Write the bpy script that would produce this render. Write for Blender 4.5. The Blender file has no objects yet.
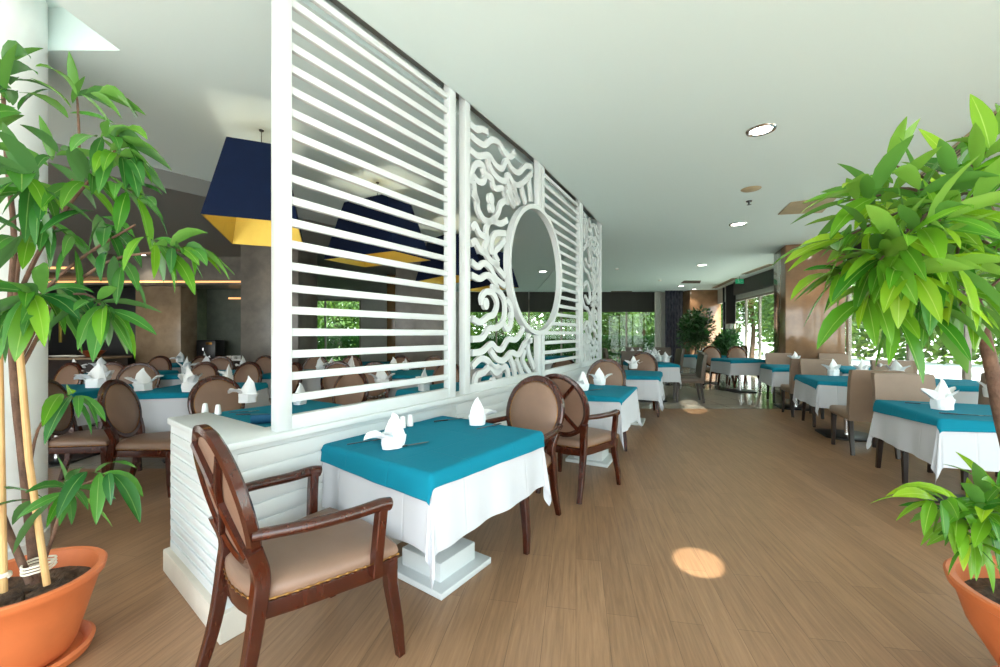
import bpy, bmesh, math, random
from mathutils import Vector, Matrix, noise
R = random.Random(7)
PI = math.pi
C = bpy.context.scene.collection
F, H, CY = 410.0, 1.35, 333.5          # focal length in pixels, eye height, horizon row

def at(px, py, z=0.0):                  # a point of the place read off the photograph at a known height
    Y = F*(H-z)/(py-CY)
    return Vector(((px-500)/F*Y, Y, z))
def atY(px, py, Y):                     # ... at a known distance
    return Vector(((px-500)/F*Y, Y, H-(py-CY)*Y/F))

# ------------------------------------------------------------------ materials
def lin(c):
    return tuple(((x/12.92) if x <= .04045 else ((x+.055)/1.055)**2.4) for x in c)
def srgb(r, g, b):
    return lin((r/255, g/255, b/255)) + (1,)
def N(nt, kind, **kw):
    n = nt.nodes.new(kind)
    for k, v in kw.items():
        if k in n.inputs.keys(): n.inputs[k].default_value = v
        else: setattr(n, k, v)
    return n
def base_mat(name):
    m = bpy.data.materials.new(name); m.use_nodes = True
    nt = m.node_tree
    return m, nt, nt.nodes['Principled BSDF']
def mat(name, col, rough=.5, metal=0, var=.0, vscale=8, bump=0, bscale=60, spec=.5, coat=0, stretch=None, col2=None):
    m, nt, b = base_mat(name)
    b.inputs['Base Color'].default_value = col
    b.inputs['Roughness'].default_value = rough
    b.inputs['Metallic'].default_value = metal
    b.inputs['Specular IOR Level'].default_value = spec
    b.inputs['Coat Weight'].default_value = coat
    b.inputs['Coat Roughness'].default_value = .12
    tc = N(nt, 'ShaderNodeTexCoord'); mp = N(nt, 'ShaderNodeMapping')
    nt.links.new(tc.outputs['Object'], mp.inputs['Vector'])
    if stretch: mp.inputs['Scale'].default_value = stretch
    if var or col2:
        nz = N(nt, 'ShaderNodeTexNoise', Scale=vscale, Detail=5.0, Roughness=.6)
        nt.links.new(mp.outputs[0], nz.inputs['Vector'])
        mx = N(nt, 'ShaderNodeMix', data_type='RGBA')
        a = col; c2 = col2 or tuple(min(1, x*(1-var)) for x in col[:3])+(1,)
        mx.inputs[6].default_value = a; mx.inputs[7].default_value = c2
        rp = N(nt, 'ShaderNodeMapRange'); rp.inputs[1].default_value = .35; rp.inputs[2].default_value = .65
        nt.links.new(nz.outputs[0], rp.inputs[0]); nt.links.new(rp.outputs[0], mx.inputs[0])
        nt.links.new(mx.outputs[2], b.inputs['Base Color'])
    if bump:
        n2 = N(nt, 'ShaderNodeTexNoise', Scale=bscale, Detail=3.0)
        nt.links.new(mp.outputs[0], n2.inputs['Vector'])
        bp = N(nt, 'ShaderNodeBump', Strength=bump, Distance=.01)
        nt.links.new(n2.outputs[0], bp.inputs['Height']); nt.links.new(bp.outputs[0], b.inputs['Normal'])
    return m
def emis(name, col, s):
    m, nt, b = base_mat(name)
    b.inputs['Base Color'].default_value = col
    b.inputs['Emission Color'].default_value = col
    b.inputs['Emission Strength'].default_value = s
    return m
def glass_mat():
    m = bpy.data.materials.new('window_glass'); m.use_nodes = True
    nt = m.node_tree; nt.nodes.clear()
    o = N(nt, 'ShaderNodeOutputMaterial'); t = N(nt, 'ShaderNodeBsdfTransparent'); g = N(nt, 'ShaderNodeBsdfGlossy', Roughness=.02)
    t.inputs[0].default_value = (.93, .97, .95, 1)
    lw = N(nt, 'ShaderNodeLayerWeight', Blend=.5); f = N(nt, 'ShaderNodeMath', operation='POWER'); f.inputs[1].default_value = 4.0
    f2 = N(nt, 'ShaderNodeMath', operation='MULTIPLY_ADD'); f2.inputs[1].default_value = .6; f2.inputs[2].default_value = .03
    nt.links.new(lw.outputs['Facing'], f.inputs[0]); nt.links.new(f.outputs[0], f2.inputs[0]); f = f2; mx = N(nt, 'ShaderNodeMixShader')
    nt.links.new(f.outputs[0], mx.inputs[0]); nt.links.new(t.outputs[0], mx.inputs[1]); nt.links.new(g.outputs[0], mx.inputs[2])
    nt.links.new(mx.outputs[0], o.inputs[0])
    return m
def plank_mat():
    m, nt, b = base_mat('oak_planks')
    tc = N(nt, 'ShaderNodeTexCoord'); mp = N(nt, 'ShaderNodeMapping')
    mp.inputs['Rotation'].default_value = (0, 0, math.radians(-79.5))
    nt.links.new(tc.outputs['Object'], mp.inputs['Vector'])
    br = N(nt, 'ShaderNodeTexBrick'); br.offset = .37; br.offset_frequency = 2
    for k, v in {'Scale': 1.0, 'Mortar Size': .0012, 'Mortar Smooth': .1, 'Bias': 0.0, 'Brick Width': 1.25, 'Row Height': .145}.items():
        br.inputs[k].default_value = v
    br.inputs['Color1'].default_value = srgb(160, 124, 93); br.inputs['Color2'].default_value = srgb(146, 112, 83)
    br.inputs['Mortar'].default_value = srgb(116, 88, 66)
    nt.links.new(mp.outputs[0], br.inputs['Vector'])
    m2 = N(nt, 'ShaderNodeMapping'); m2.inputs['Scale'].default_value = (1.6, 26, 1)
    nt.links.new(mp.outputs[0], m2.inputs['Vector'])
    nz = N(nt, 'ShaderNodeTexNoise', Scale=1.8, Detail=7.0, Roughness=.65, Distortion=.4)
    nt.links.new(m2.outputs[0], nz.inputs['Vector'])
    mr = N(nt, 'ShaderNodeMapRange'); mr.inputs[1].default_value = .3; mr.inputs[2].default_value = .7; mr.inputs[3].default_value = .7; mr.inputs[4].default_value = 1.16
    nt.links.new(nz.outputs[0], mr.inputs[0])
    hs = N(nt, 'ShaderNodeHueSaturation'); nt.links.new(br.outputs[0], hs.inputs['Color']); nt.links.new(mr.outputs[0], hs.inputs['Value'])
    nt.links.new(hs.outputs[0], b.inputs['Base Color'])
    b.inputs['Roughness'].default_value = .36; b.inputs['Specular IOR Level'].default_value = .45
    bp = N(nt, 'ShaderNodeBump', Strength=.12, Distance=.004)
    nt.links.new(nz.outputs[0], bp.inputs['Height']); nt.links.new(bp.outputs[0], b.inputs['Normal'])
    return m
def tile_mat():
    m, nt, b = base_mat('polished_tiles')
    tc = N(nt, 'ShaderNodeTexCoord')
    br = N(nt, 'ShaderNodeTexBrick'); br.offset = 0
    for k, v in {'Scale': 1.0, 'Mortar Size': .003, 'Brick Width': .6, 'Row Height': .6}.items(): br.inputs[k].default_value = v
    br.inputs['Color1'].default_value = srgb(176, 168, 154); br.inputs['Color2'].default_value = srgb(168, 160, 146)
    br.inputs['Mortar'].default_value = srgb(120, 112, 100)
    nt.links.new(tc.outputs['Object'], br.inputs['Vector']); nt.links.new(br.outputs[0], b.inputs['Base Color'])
    b.inputs['Roughness'].default_value = .08
    return m
def leaf_mat(name, a, c, rib, trans=.36, rough=.27):
    m, nt, b = base_mat(name)
    uv = N(nt, 'ShaderNodeUVMap'); sp = N(nt, 'ShaderNodeSeparateXYZ'); nt.links.new(uv.outputs[0], sp.inputs[0])
    ge = N(nt, 'ShaderNodeNewGeometry')
    mx = N(nt, 'ShaderNodeMix', data_type='RGBA'); mx.inputs[6].default_value = a; mx.inputs[7].default_value = c
    nt.links.new(ge.outputs['Random Per Island'], mx.inputs[0])
    d = N(nt, 'ShaderNodeMath', operation='SUBTRACT'); d.inputs[1].default_value = .5; nt.links.new(sp.outputs[0], d.inputs[0])
    ab = N(nt, 'ShaderNodeMath', operation='ABSOLUTE'); nt.links.new(d.outputs[0], ab.inputs[0])
    lt = N(nt, 'ShaderNodeMapRange'); lt.inputs[1].default_value = .01; lt.inputs[2].default_value = .04; lt.inputs[3].default_value = .4; lt.inputs[4].default_value = 0
    nt.links.new(ab.outputs[0], lt.inputs[0])
    m2 = N(nt, 'ShaderNodeMix', data_type='RGBA'); m2.inputs[7].default_value = rib
    nt.links.new(lt.outputs[0], m2.inputs[0]); nt.links.new(mx.outputs[2], m2.inputs[6])
    m3 = N(nt, 'ShaderNodeMix', data_type='RGBA'); m3.inputs[7].default_value = tuple(.55*x+.3*z_+.15*y for x, z_, y in zip(a, c, srgb(150, 175, 140)))
    nt.links.new(ge.outputs['Backfacing'], m3.inputs[0]); nt.links.new(m2.outputs[2], m3.inputs[6]); m2 = m3
    nt.links.new(m2.outputs[2], b.inputs['Base Color'])
    b.inputs['Roughness'].default_value = rough
    tr = N(nt, 'ShaderNodeBsdfTranslucent'); nt.links.new(m2.outputs[2], tr.inputs[0])
    ms = N(nt, 'ShaderNodeMixShader'); ms.inputs[0].default_value = trans
    out = nt.nodes['Material Output']
    nt.links.new(b.outputs[0], ms.inputs[1]); nt.links.new(tr.outputs[0], ms.inputs[2]); nt.links.new(ms.outputs[0], out.inputs[0])
    return m
def cloth_mat(name, col, rough=.75, sheen=.2):
    m, nt, b = base_mat(name)
    b.inputs['Base Color'].default_value = col; b.inputs['Roughness'].default_value = rough
    b.inputs['Sheen Weight'].default_value = sheen
    b.inputs['Specular IOR Level'].default_value = .25
    uv = N(nt, 'ShaderNodeUVMap'); sp = N(nt, 'ShaderNodeSeparateXYZ'); nt.links.new(uv.outputs[0], sp.inputs[0])
    hs = []
    for k in (0, 1):                     # the pressed fold lines of the cloth
        a = N(nt, 'ShaderNodeMath', operation='PINGPONG'); a.inputs[1].default_value = .1667
        nt.links.new(sp.outputs[k], a.inputs[0])
        r = N(nt, 'ShaderNodeMapRange'); r.inputs[1].default_value = 0; r.inputs[2].default_value = .006
        nt.links.new(a.outputs[0], r.inputs[0]); hs.append(r)
    mn = N(nt, 'ShaderNodeMath', operation='MINIMUM'); nt.links.new(hs[0].outputs[0], mn.inputs[0]); nt.links.new(hs[1].outputs[0], mn.inputs[1])
    nz = N(nt, 'ShaderNodeTexNoise', Scale=9.0, Detail=3.0); nt.links.new(uv.outputs[0], nz.inputs['Vector'])
    ad = N(nt, 'ShaderNodeMath', operation='MULTIPLY_ADD'); ad.inputs[1].default_value = 1.6
    nt.links.new(nz.outputs[0], ad.inputs[0]); nt.links.new(mn.outputs[0], ad.inputs[2])
    bp = N(nt, 'ShaderNodeBump', Strength=.35, Distance=.006); nt.links.new(ad.outputs[0], bp.inputs['Height']); nt.links.new(bp.outputs[0], b.inputs['Normal'])
    return m

M = dict(
    column=mat('column_paint', srgb(246, 248, 246), .4, var=.02),
    white=mat('white_paint', srgb(202, 207, 207), .38, bump=.03, bscale=30),
    wall=mat('wall_paint', srgb(205, 203, 196), .7, var=.06),
    ceil=mat('ceiling_paint', srgb(212, 229, 228), .75),
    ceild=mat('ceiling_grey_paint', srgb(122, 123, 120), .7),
    plank=plank_mat(), tile=tile_mat(),
    wood=mat('mahogany_lacquer', srgb(68, 26, 12), .2, col2=srgb(54, 19, 8), vscale=9, stretch=(3, 3, .8), coat=.4),
    darkwood=mat('dark_stained_wood', srgb(38, 22, 16), .35, var=.3, coat=.2),
    leather=mat('taupe_leather', srgb(134, 106, 88), .42, var=.12, vscale=6, bump=.12, bscale=180),
    leather2=mat('taupe_chair_leather', srgb(142, 119, 101), .45, var=.1, vscale=6, bump=.1, bscale=160),
    leather3=mat('brown_grey_upholstery', srgb(92, 78, 66), .5, var=.15, bump=.1, bscale=160),
    brass=mat('brass_nails', srgb(150, 110, 60), .35, metal=1, var=.1),
    teal=cloth_mat('teal_cloth', srgb(0, 118, 142), .9, 0),
    linen=cloth_mat('white_linen', srgb(193, 196, 202), .85, 0),
    napkin=mat('napkin_linen', srgb(234, 236, 238), .7, bump=.15, bscale=25, spec=.2),
    bluecloth=mat('blue_napkin_cloth', srgb(24, 90, 128), .8, bump=.2, bscale=60),
    steel=mat('cutlery_steel', srgb(62, 62, 66), .3, metal=1, var=.1),
    chrome=mat('chrome', srgb(200, 200, 200), .12, metal=1, var=.05),
    black=mat('black_metal', srgb(26, 26, 28), .35, var=.2),
    ceramic=mat('white_ceramic', srgb(244, 244, 242), .2, var=.02),
    terra=mat('terracotta', srgb(206, 112, 62), .5, var=.12, vscale=5, bump=.08, bscale=40),
    soil=mat('potting_soil', srgb(52, 38, 28), .95, col2=srgb(96, 74, 54), vscale=30, bump=1.0, bscale=70),
    bark=mat('ficus_bark', srgb(112, 84, 66), .85, col2=srgb(78, 56, 44), vscale=14, bump=.5, bscale=90),
    bamboo=mat('bamboo_cane', srgb(204, 168, 112), .5, col2=srgb(176, 132, 80), vscale=7, stretch=(1, 1, .4)),
    tie=mat('cotton_tie', srgb(226, 218, 200), .85, bump=.3),
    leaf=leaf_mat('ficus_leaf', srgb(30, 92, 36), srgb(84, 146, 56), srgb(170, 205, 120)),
    leafb=leaf_mat('ficus_leaf_bright', srgb(44, 116, 28), srgb(120, 176, 44), srgb(185, 215, 110), .42),  # brighter copy of the leaf greens, standing in for stronger light on the right plant
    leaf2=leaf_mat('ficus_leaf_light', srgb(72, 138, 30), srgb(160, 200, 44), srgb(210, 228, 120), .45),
    shrub=leaf_mat('shrub_leaf', srgb(40, 84, 30), srgb(128, 160, 62), srgb(140, 160, 80), .4, .6),
    hedge=leaf_mat('hedge_leaf', srgb(36, 78, 30), srgb(70, 120, 44), srgb(100, 140, 60), .3, .6),
    darkleaf=leaf_mat('palm_leaf', srgb(20, 62, 26), srgb(44, 98, 40), srgb(70, 120, 60), .25, .4),
    navy=mat('navy_shade_fabric', srgb(12, 26, 54), .8, spec=.15, var=.15, bump=.1, bscale=200),
    gold=mat('gold_foil_lining', srgb(200, 176, 84), .34, metal=.85, var=.12, vscale=5),
    marble=mat('brown_marble', srgb(146, 113, 84), .1, col2=srgb(122, 92, 68), vscale=2.2, spec=.6),
    marbled=mat('dark_brown_marble', srgb(120, 92, 56), .14, var=.2, vscale=3),
    greystone=mat('grey_stone', srgb(112, 106, 98), .3, col2=srgb(92, 88, 82), vscale=4),
    beigestone=mat('beige_stone', srgb(146, 126, 102), .22, col2=srgb(126, 106, 84), vscale=3),
    greenstone=mat('grey_green_wall', srgb(86, 92, 82), .35, col2=srgb(72, 78, 70), vscale=5),
    plinth=mat('plinth_stone', srgb(206, 198, 184), .5, var=.12, vscale=4),
    frame=mat('window_frame_paint', srgb(150, 142, 130), .4, var=.05),
    darkframe=mat('dark_frame_metal', srgb(40, 38, 36), .4, var=.1),
    curtain=mat('navy_curtain', srgb(28, 32, 52), .8, col2=srgb(84, 84, 92), vscale=6, stretch=(3, 3, 1)),
    curtainb=mat('black_curtain', srgb(24, 26, 34), .85, var=.2),
    blind=mat('roller_blind', srgb(46, 46, 40), .8, var=.15, stretch=(1, 1, .2)),
    glass=glass_mat(),
    lampglow=emis('downlight_glow', (1, .96, .9, 1), 14),
    strip=emis('cove_strip_glow', (1, .52, .2, 1), 1.2),
    exitg=emis('exit_sign_green', srgb(20, 130, 90), .5),
    vent=mat('vent_beige', srgb(176, 160, 128), .6, var=.1),
    slot=mat('diffuser_dark', srgb(70, 58, 46), .6, var=.1),
    grass=mat('lawn', srgb(86, 120, 50), .95, var=.3, vscale=20, bump=.4),
    paving=mat('pale_paving', srgb(226, 222, 212), .8, var=.12),
    red=mat('red_plastic', srgb(190, 60, 48), .5, var=.1),
    orange=mat('orange_wood', srgb(150, 62, 26), .4, var=.2),
    bowl=mat('copper_bowl', srgb(150, 72, 40), .35, metal=.4, var=.2),
)

# ------------------------------------------------------------------ mesh helpers
class MB:
    def __init__(s):
        s.bm = bmesh.new(); s.uv = s.bm.loops.layers.uv.new('UVMap'); s.mi = 0
    def _face(s, vs, uvs=None):
        try: f = s.bm.faces.new(vs)
        except ValueError: return None
        f.material_index = s.mi
        if uvs:
            for l, u in zip(f.loops, uvs): l[s.uv].uv = u
        return f
    def box(s, c, d, bev=0, rot=None, seg=2):
        r = bmesh.ops.create_cube(s.bm, size=1)
        vs = r['verts']
        mtx = Matrix.Translation(Vector(c)) @ (rot.to_4x4() if rot else Matrix.Identity(4)) @ Matrix.Diagonal((d[0], d[1], d[2], 1))
        bmesh.ops.transform(s.bm, matrix=mtx, verts=vs)
        fs = {f for v in vs for f in v.link_faces}
        for f in fs: f.material_index = s.mi
        if bev:
            es = {e for v in vs for e in v.link_edges}
            bmesh.ops.bevel(s.bm, geom=list(es), offset=bev, segments=seg, profile=.5, affect='EDGES', material=s.mi)
        return s
    def bar(s, a, b, w, h, bev=0, up=Vector((0, 0, 1))):
        a, b = Vector(a), Vector(b); d = b-a; L = d.length; x = d.normalized()
        y = up.cross(x); y = y.normalized() if y.length > 1e-6 else Vector((0, 1, 0)); z = x.cross(y)
        rot = Matrix((x, y, z)).transposed()
        return s.box((a+b)/2, (L, w, h), bev, rot)
    def loft(s, rings, cap=True, closed=True):
        rr = [[s.bm.verts.new(p) for p in ring] for ring in rings]
        n = len(rr[0])
        for i in range(len(rr)-1):
            for j in range(n if closed else n-1):
                k = (j+1) % n
                s._face((rr[i][j], rr[i][k], rr[i+1][k], rr[i+1][j]),
                        ((j/n, i/(len(rr)-1)), ((j+1)/n, i/(len(rr)-1)), ((j+1)/n, (i+1)/(len(rr)-1)), (j/n, (i+1)/(len(rr)-1))))
        if cap and closed:
            s._face(list(reversed(rr[0]))); s._face(rr[-1])
        return s
    def tube(s, path, r, n=8, prof=None, up=None, cap=True):
        path = [Vector(p) for p in path]; m = len(path)
        rad = r if isinstance(r, (list, tuple)) else [r]*m
        rings = []; x = None
        for i, p in enumerate(path):
            t = (path[min(i+1, m-1)]-path[max(i-1, 0)]).normalized()
            if up is not None:
                x = up.cross(t).normalized()
            elif x is None:
                a = Vector((0, 0, 1)) if abs(t.z) < .9 else Vector((1, 0, 0)); x = a.cross(t).normalized()
            else:
                x = (x - t*x.dot(t)).normalized()
            y = t.cross(x)
            ring = []
            if prof:
                for (a, b) in prof: ring.append(p + x*(a*rad[i]) + y*(b*rad[i]))
            else:
                for k in range(n):
                    an = 2*PI*k/n; ring.append(p + x*math.cos(an)*rad[i] + y*math.sin(an)*rad[i])
            rings.append(ring)
        return s.loft(rings, cap)
    def lathe(s, prof, n=32, c=(0, 0, 0), cap=False, sx=1, sy=1):
        c = Vector(c); rings = []
        for r, z in prof: rings.append([c+Vector((r*sx*math.cos(2*PI*k/n), r*sy*math.sin(2*PI*k/n), z)) for k in range(n)])
        return s.loft(rings, cap)
    def prism(s, pts, z0, z1, bev=0):
        b = [s.bm.verts.new((p[0], p[1], z0)) for p in pts]; t = [s.bm.verts.new((p[0], p[1], z1)) for p in pts]
        n = len(pts); fs = []
        fs.append(s._face(list(reversed(b)))); fs.append(s._face(t))
        for i in range(n):
            fs.append(s._face((b[i], b[(i+1) % n], t[(i+1) % n], t[i])))
        if bev:
            es = {e for v in b+t for e in v.link_edges}
            bmesh.ops.bevel(s.bm, geom=list(es), offset=bev, segments=2, profile=.5, affect='EDGES', material=s.mi)
        return s
    def ball(s, c, r, sub=1, sc=(1, 1, 1)):
        v = bmesh.ops.create_icosphere(s.bm, subdivisions=sub, radius=r)['verts']
        bmesh.ops.transform(s.bm, matrix=Matrix.Translation(Vector(c)) @ Matrix.Diagonal((sc[0], sc[1], sc[2], 1)), verts=v)
        for f in {f for q in v for f in q.link_faces}: f.material_index = s.mi
        return s
    def leaf(s, base, d, L, w, droop=.9, roll=0, fold=.25, n=7):
        p = Vector(base); d = Vector(d).normalized()
        side = d.cross(Vector((0, 0, 1)))
        if side.length < .05: side = Vector((1, 0, 0))
        side.normalize(); side = Matrix.Rotation(roll, 3, d) @ side
        ts = [0, .1, .22, .4, .6, .8, .93, 1][:8]
        prev = None; last = 0
        for i, t in enumerate(ts):
            if i:
                step = (t-last)*L
                d = (d + Vector((0, 0, -1))*droop*(t-last)).normalized()
                p = p + d*step
                side = (side - d*side.dot(d)).normalized()
            last = t
            nn = side.cross(d)
            ww = w*.5*(math.sin(PI*min(1, t**.85))**.85 if 0 < t < 1 else .0)
            if i == 0: ww = w*.03
            if i == len(ts)-1: ww = w*.015
            a = s.bm.verts.new(p - side*ww + nn*ww*fold); m = s.bm.verts.new(p); b = s.bm.verts.new(p + side*ww + nn*ww*fold)
            if prev:
                s._face((prev[0], prev[1], m, a), ((0, prev[3]), (.5, prev[3]), (.5, t), (0, t)))
                s._face((prev[1], prev[2], b, m), ((.5, prev[3]), (1, prev[3]), (1, t), (.5, t)))
            prev = (a, m, b, t)
        return s
    def build(s, name, m, parent=None, angle=35, recalc=True):
        if recalc: bmesh.ops.recalc_face_normals(s.bm, faces=s.bm.faces[:])
        me = bpy.data.meshes.new(name); s.bm.to_mesh(me); s.bm.free()
        for mm in (m if isinstance(m, (list, tuple)) else [m]): me.materials.append(mm)
        me.polygons.foreach_set('use_smooth', [True]*len(me.polygons))
        me.set_sharp_from_angle(angle=math.radians(angle))
        o = bpy.data.objects.new(name, me); C.objects.link(o)
        if parent: o.parent = parent
        return o

def tag(o, label, cat, group=None):
    o['label'] = label; o['category'] = cat
    if group: o['group'] = group
    return o
def thing(name, label, cat, loc=(0, 0, 0), rz=0, group=None):
    o = bpy.data.objects.new(name, None); C.objects.link(o); o.empty_display_size = .1
    o.location = loc; o.rotation_euler = (0, 0, rz)
    return tag(o, label, cat, group)
def struct(o):
    o['kind'] = 'structure'; return o
def stuff(o):
    o['kind'] = 'stuff'; return o
def dup(root, loc, rz, label, group=None, scale=None):
    r = root.copy(); C.objects.link(r); r.location = loc; r.rotation_euler = (0, 0, rz); r['label'] = label
    if group: r['group'] = group
    if scale: r.scale = (scale,)*3
    for ch in list(root.children):
        c = ch.copy(); C.objects.link(c); c.parent = r
        for g in list(ch.children):
            q = g.copy(); C.objects.link(q); q.parent = c
    return r
class Kind:                              # first placing moves the original, later ones copy it
    def __init__(s, make): s.make = make; s.root = None
    def put(s, loc, rz, label, group=None, scale=None):
        if s.root is None:
            s.root = s.make(); r = s.root; r.location = loc; r.rotation_euler = (0, 0, rz); r['label'] = label
            if group: r['group'] = group
            if scale: r.scale = (scale,)*3
            return r
        return dup(s.root, loc, rz, label, group, scale)
def smooth(pts, k=6):                    # Catmull-Rom through points
    pts = [Vector(p) for p in pts]
    if len(pts) < 3: return pts
    P_ = [pts[0]*2-pts[1]]+pts+[pts[-1]*2-pts[-2]]; out = []
    for i in range(1, len(P_)-2):
        a, b, c, d = P_[i-1:i+3]
        for j in range(k):
            t = j/k
            out.append(.5*((2*b)+(c-a)*t+(2*a-5*b+4*c-d)*t*t+(3*b-a-3*c+d)*t**3))
    out.append(pts[-1]); return out
def hd(deg):                             # heading (degrees clockwise from straight ahead) -> unit vector
    a = math.radians(deg); return Vector((math.sin(a), math.cos(a), 0))
def rz(deg): return -math.radians(deg)   # heading -> rotation about Z of a thing that faces +Y

RRECT = [(1, .8), (.8, 1), (-.8, 1), (-1, .8), (-1, -.8), (-.8, -1), (.8, -1), (1, -.8)]

# ------------------------------------------------------------------ the partition line
d1 = hd(33); p1 = Vector((-d1.y, d1.x, 0))
S0 = Vector((-1.07, 2.04, 0))
def hit(px, P0_, d):                     # where the sight line of a column meets a line in plan
    k = (px-500)/F
    t = (k*P0_.y-P0_.x)/(d.x-k*d.y)
    return P0_+d*t
heads = [33, 30.4, 27.9, 26]
A0 = S0 - d1*.054
ends = [A0]
for h, px in zip(heads, (455.5, 539.5, 579.5, 600)):
    ends.append(hit(px, ends[-1], hd(h)))
CEIL = 3.18
PANEL_TOP = 3.30
CAP = .87
def offset_path(off, pts=None):
    pts = pts or ends; out = []
    for i, p in enumerate(pts):
        if i == 0: d = pts[1]-pts[0]
        elif i == len(pts)-1: d = pts[-1]-pts[-2]
        else: d = (pts[i+1]-pts[i]).normalized()+(pts[i]-pts[i-1]).normalized()
        d = d.normalized(); out.append(p+Vector((-d.y, d.x, 0))*off)
    return out

# wing corners (low return wall at the near end)
W0 = S0 + d1*-.27 + p1*-.04
W1 = S0 + d1*-.19 + p1*.84
W2 = S0 + d1*-.01 + p1*.85
W3 = S0 + d1*-.045 + p1*.12
front = offset_path(-.04)[1:]; back = offset_path(.12)[1:]
plan = [W0] + front + list(reversed(back)) + [W3, W2, W1]
def grow(poly, g):                       # push a plan polygon outwards
    n = len(poly); out = []
    for i in range(n):
        a, b, c = poly[i-1], poly[i], poly[(i+1) % n]
        e1 = (b-a).normalized(); e2 = (c-b).normalized()
        n1 = Vector((e1.y, -e1.x, 0)); n2 = Vector((e2.y, -e2.x, 0))
        bis = (n1+n2); bis = bis/max(.3, bis.dot(n1)); out.append(b+bis*g)
    return out
bfront = offset_path(.0)[1:]; body = [W0+p1*.04]+bfront+list(reversed(back))+[W3, W2, W1]
mb = MB(); mb.prism(body, 0, CAP-.035); wl = mb.build('wall_low', M['white']); struct(wl)
mb = MB(); mb.prism(grow(plan, .014), CAP-.035, CAP, .006); mb.build('cap', M['white'], wl)
mb = MB(); mb.prism(grow(body, .03), 0, .125, .006); mb.build('plinth', M['plinth'], wl)
mb = MB()
def strips(a, b, n_out, z0, z1, pitch, mg=.03, fill=.62):
    d = (b-a).normalized(); z = z0
    while z < z1-.03:
        q = Vector((0, 0, z+pitch*.34))
        mb.bar(a+d*mg+q+n_out*.003, b-d*mg+q+n_out*.003, .012, pitch*fill, .003)
        z += pitch
e = (W1-W0).normalized(); nn = Vector((-e.y, e.x, 0));  nn = nn if nn.dot(Vector((0, -1, 0))) > 0 else -nn
strips(W0+p1*.04, W1, nn, .145, CAP-.07, .0605)
fp = [W0+p1*.04]+bfront
for a, b in zip(fp[:-1], fp[1:]):
    e = (b-a).normalized(); strips(a, b, Vector((e.y, -e.x, 0)), .15, CAP-.05, .084, .006 if a is not fp[0] else .05, .86)
mb.build('siding', M['white'], wl)

# --- the screens standing on it
def panel_frame(a, b, name, label, top=PANEL_TOP):
    e = (b-a).normalized()
    t = thing(name, label, 'screen panel', a+Vector((0, 0, CAP)), math.atan2(e.y, e.x), 'white divider screens on the low wall')
    return t, (b-a).length
def frame_mesh(L, parent, h, w=.075, th=.06, rail=.07, cut=None):
    m = MB()
    for x in (w/2, L-w/2): m.box((x, 0, h/2), (w, th, h), .005)
    for z in (rail/2, h-rail/2): m.box((L/2, 0, z), (L-2*w, th*.85, rail), .004)
    return m.build('frame', M['white'], parent)
hh = PANEL_TOP-CAP
# circle
Jn = ends[2]; CHEAD = hd(29.2)
def yz(px, py):                          # point of the opening's plane behind a pixel
    q = hit(px, Jn, CHEAD); return (q-Jn).dot(CHEAD), H-(py-CY)*q.y/F
ua, _ = yz(507, 267); ub, _ = yz(559.5, 267); uc = (ua+ub)/2
_, zt = yz(529, 209); _, zb = yz(530, 327.5); zc = (zt+zb)/2
CR = ((ub-ua)/2 + (zt-zb)/2)/2
CC = Jn+CHEAD*uc
print('circle', ua, ub, zt, zb, CR, [tuple(round(v, 2) for v in e_) for e_ in ends])

def slat_panel(a, b, label, circ=False):
    t, L = panel_frame(a, b, 'slatted_screen', label)
    m = MB(); w = .075; e = (b-a).normalized()
    if circ:
        # posts left and right; the left post stops at the round opening
        cu = (CC-a).dot(e); cz = zc-CAP
        half = math.sqrt(max(0, (CR+.03)**2-(.04-cu)**2))
        for z0, z1 in ((0, cz-half), (cz+half, hh)): m.box((w/2, 0, (z0+z1)/2), (w, .06, z1-z0), .005)
        m.box((L-w/2, 0, hh/2), (w, .06, hh), .005)
        for z in (.035, hh-.035): m.box((L/2, 0, z), (L-2*w, .05, .07), .004)
    else:
        for x in (w/2, L-w/2): m.box((x, 0, hh/2), (w, .06, hh), .005)
        for z in (.035, hh-.035): m.box((L/2, 0, z), (L-2*w, .05, .07), .004)
    m.build('frame', M['white'], t)
    m = MB(); z = .07+.085
    while z < hh-.09:
        x0 = w
        if circ:
            dz = z-cz
            if abs(dz) < CR+.02: x0 = max(w, cu+math.sqrt((CR+.02)**2-dz*dz))
        if x0 < L-w-.02: m.box(((x0+L-w)/2, 0, z), (L-w-x0+.01, .026, .04), .003)
        z += .1105
    m.build('slats', M['white'], t)
    return t
g = ends
e0 = (g[1]-g[0]).normalized(); gapv = .05
slat_panel(g[0], g[1]-e0*.03, 'tall white slatted screen, the nearest and widest on the low wall')
e2 = (g[3]-g[2]).normalized()
slat_panel(g[2]+e2*.012, g[3]-e2*.012, 'white slatted screen right of the round opening', True)

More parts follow.
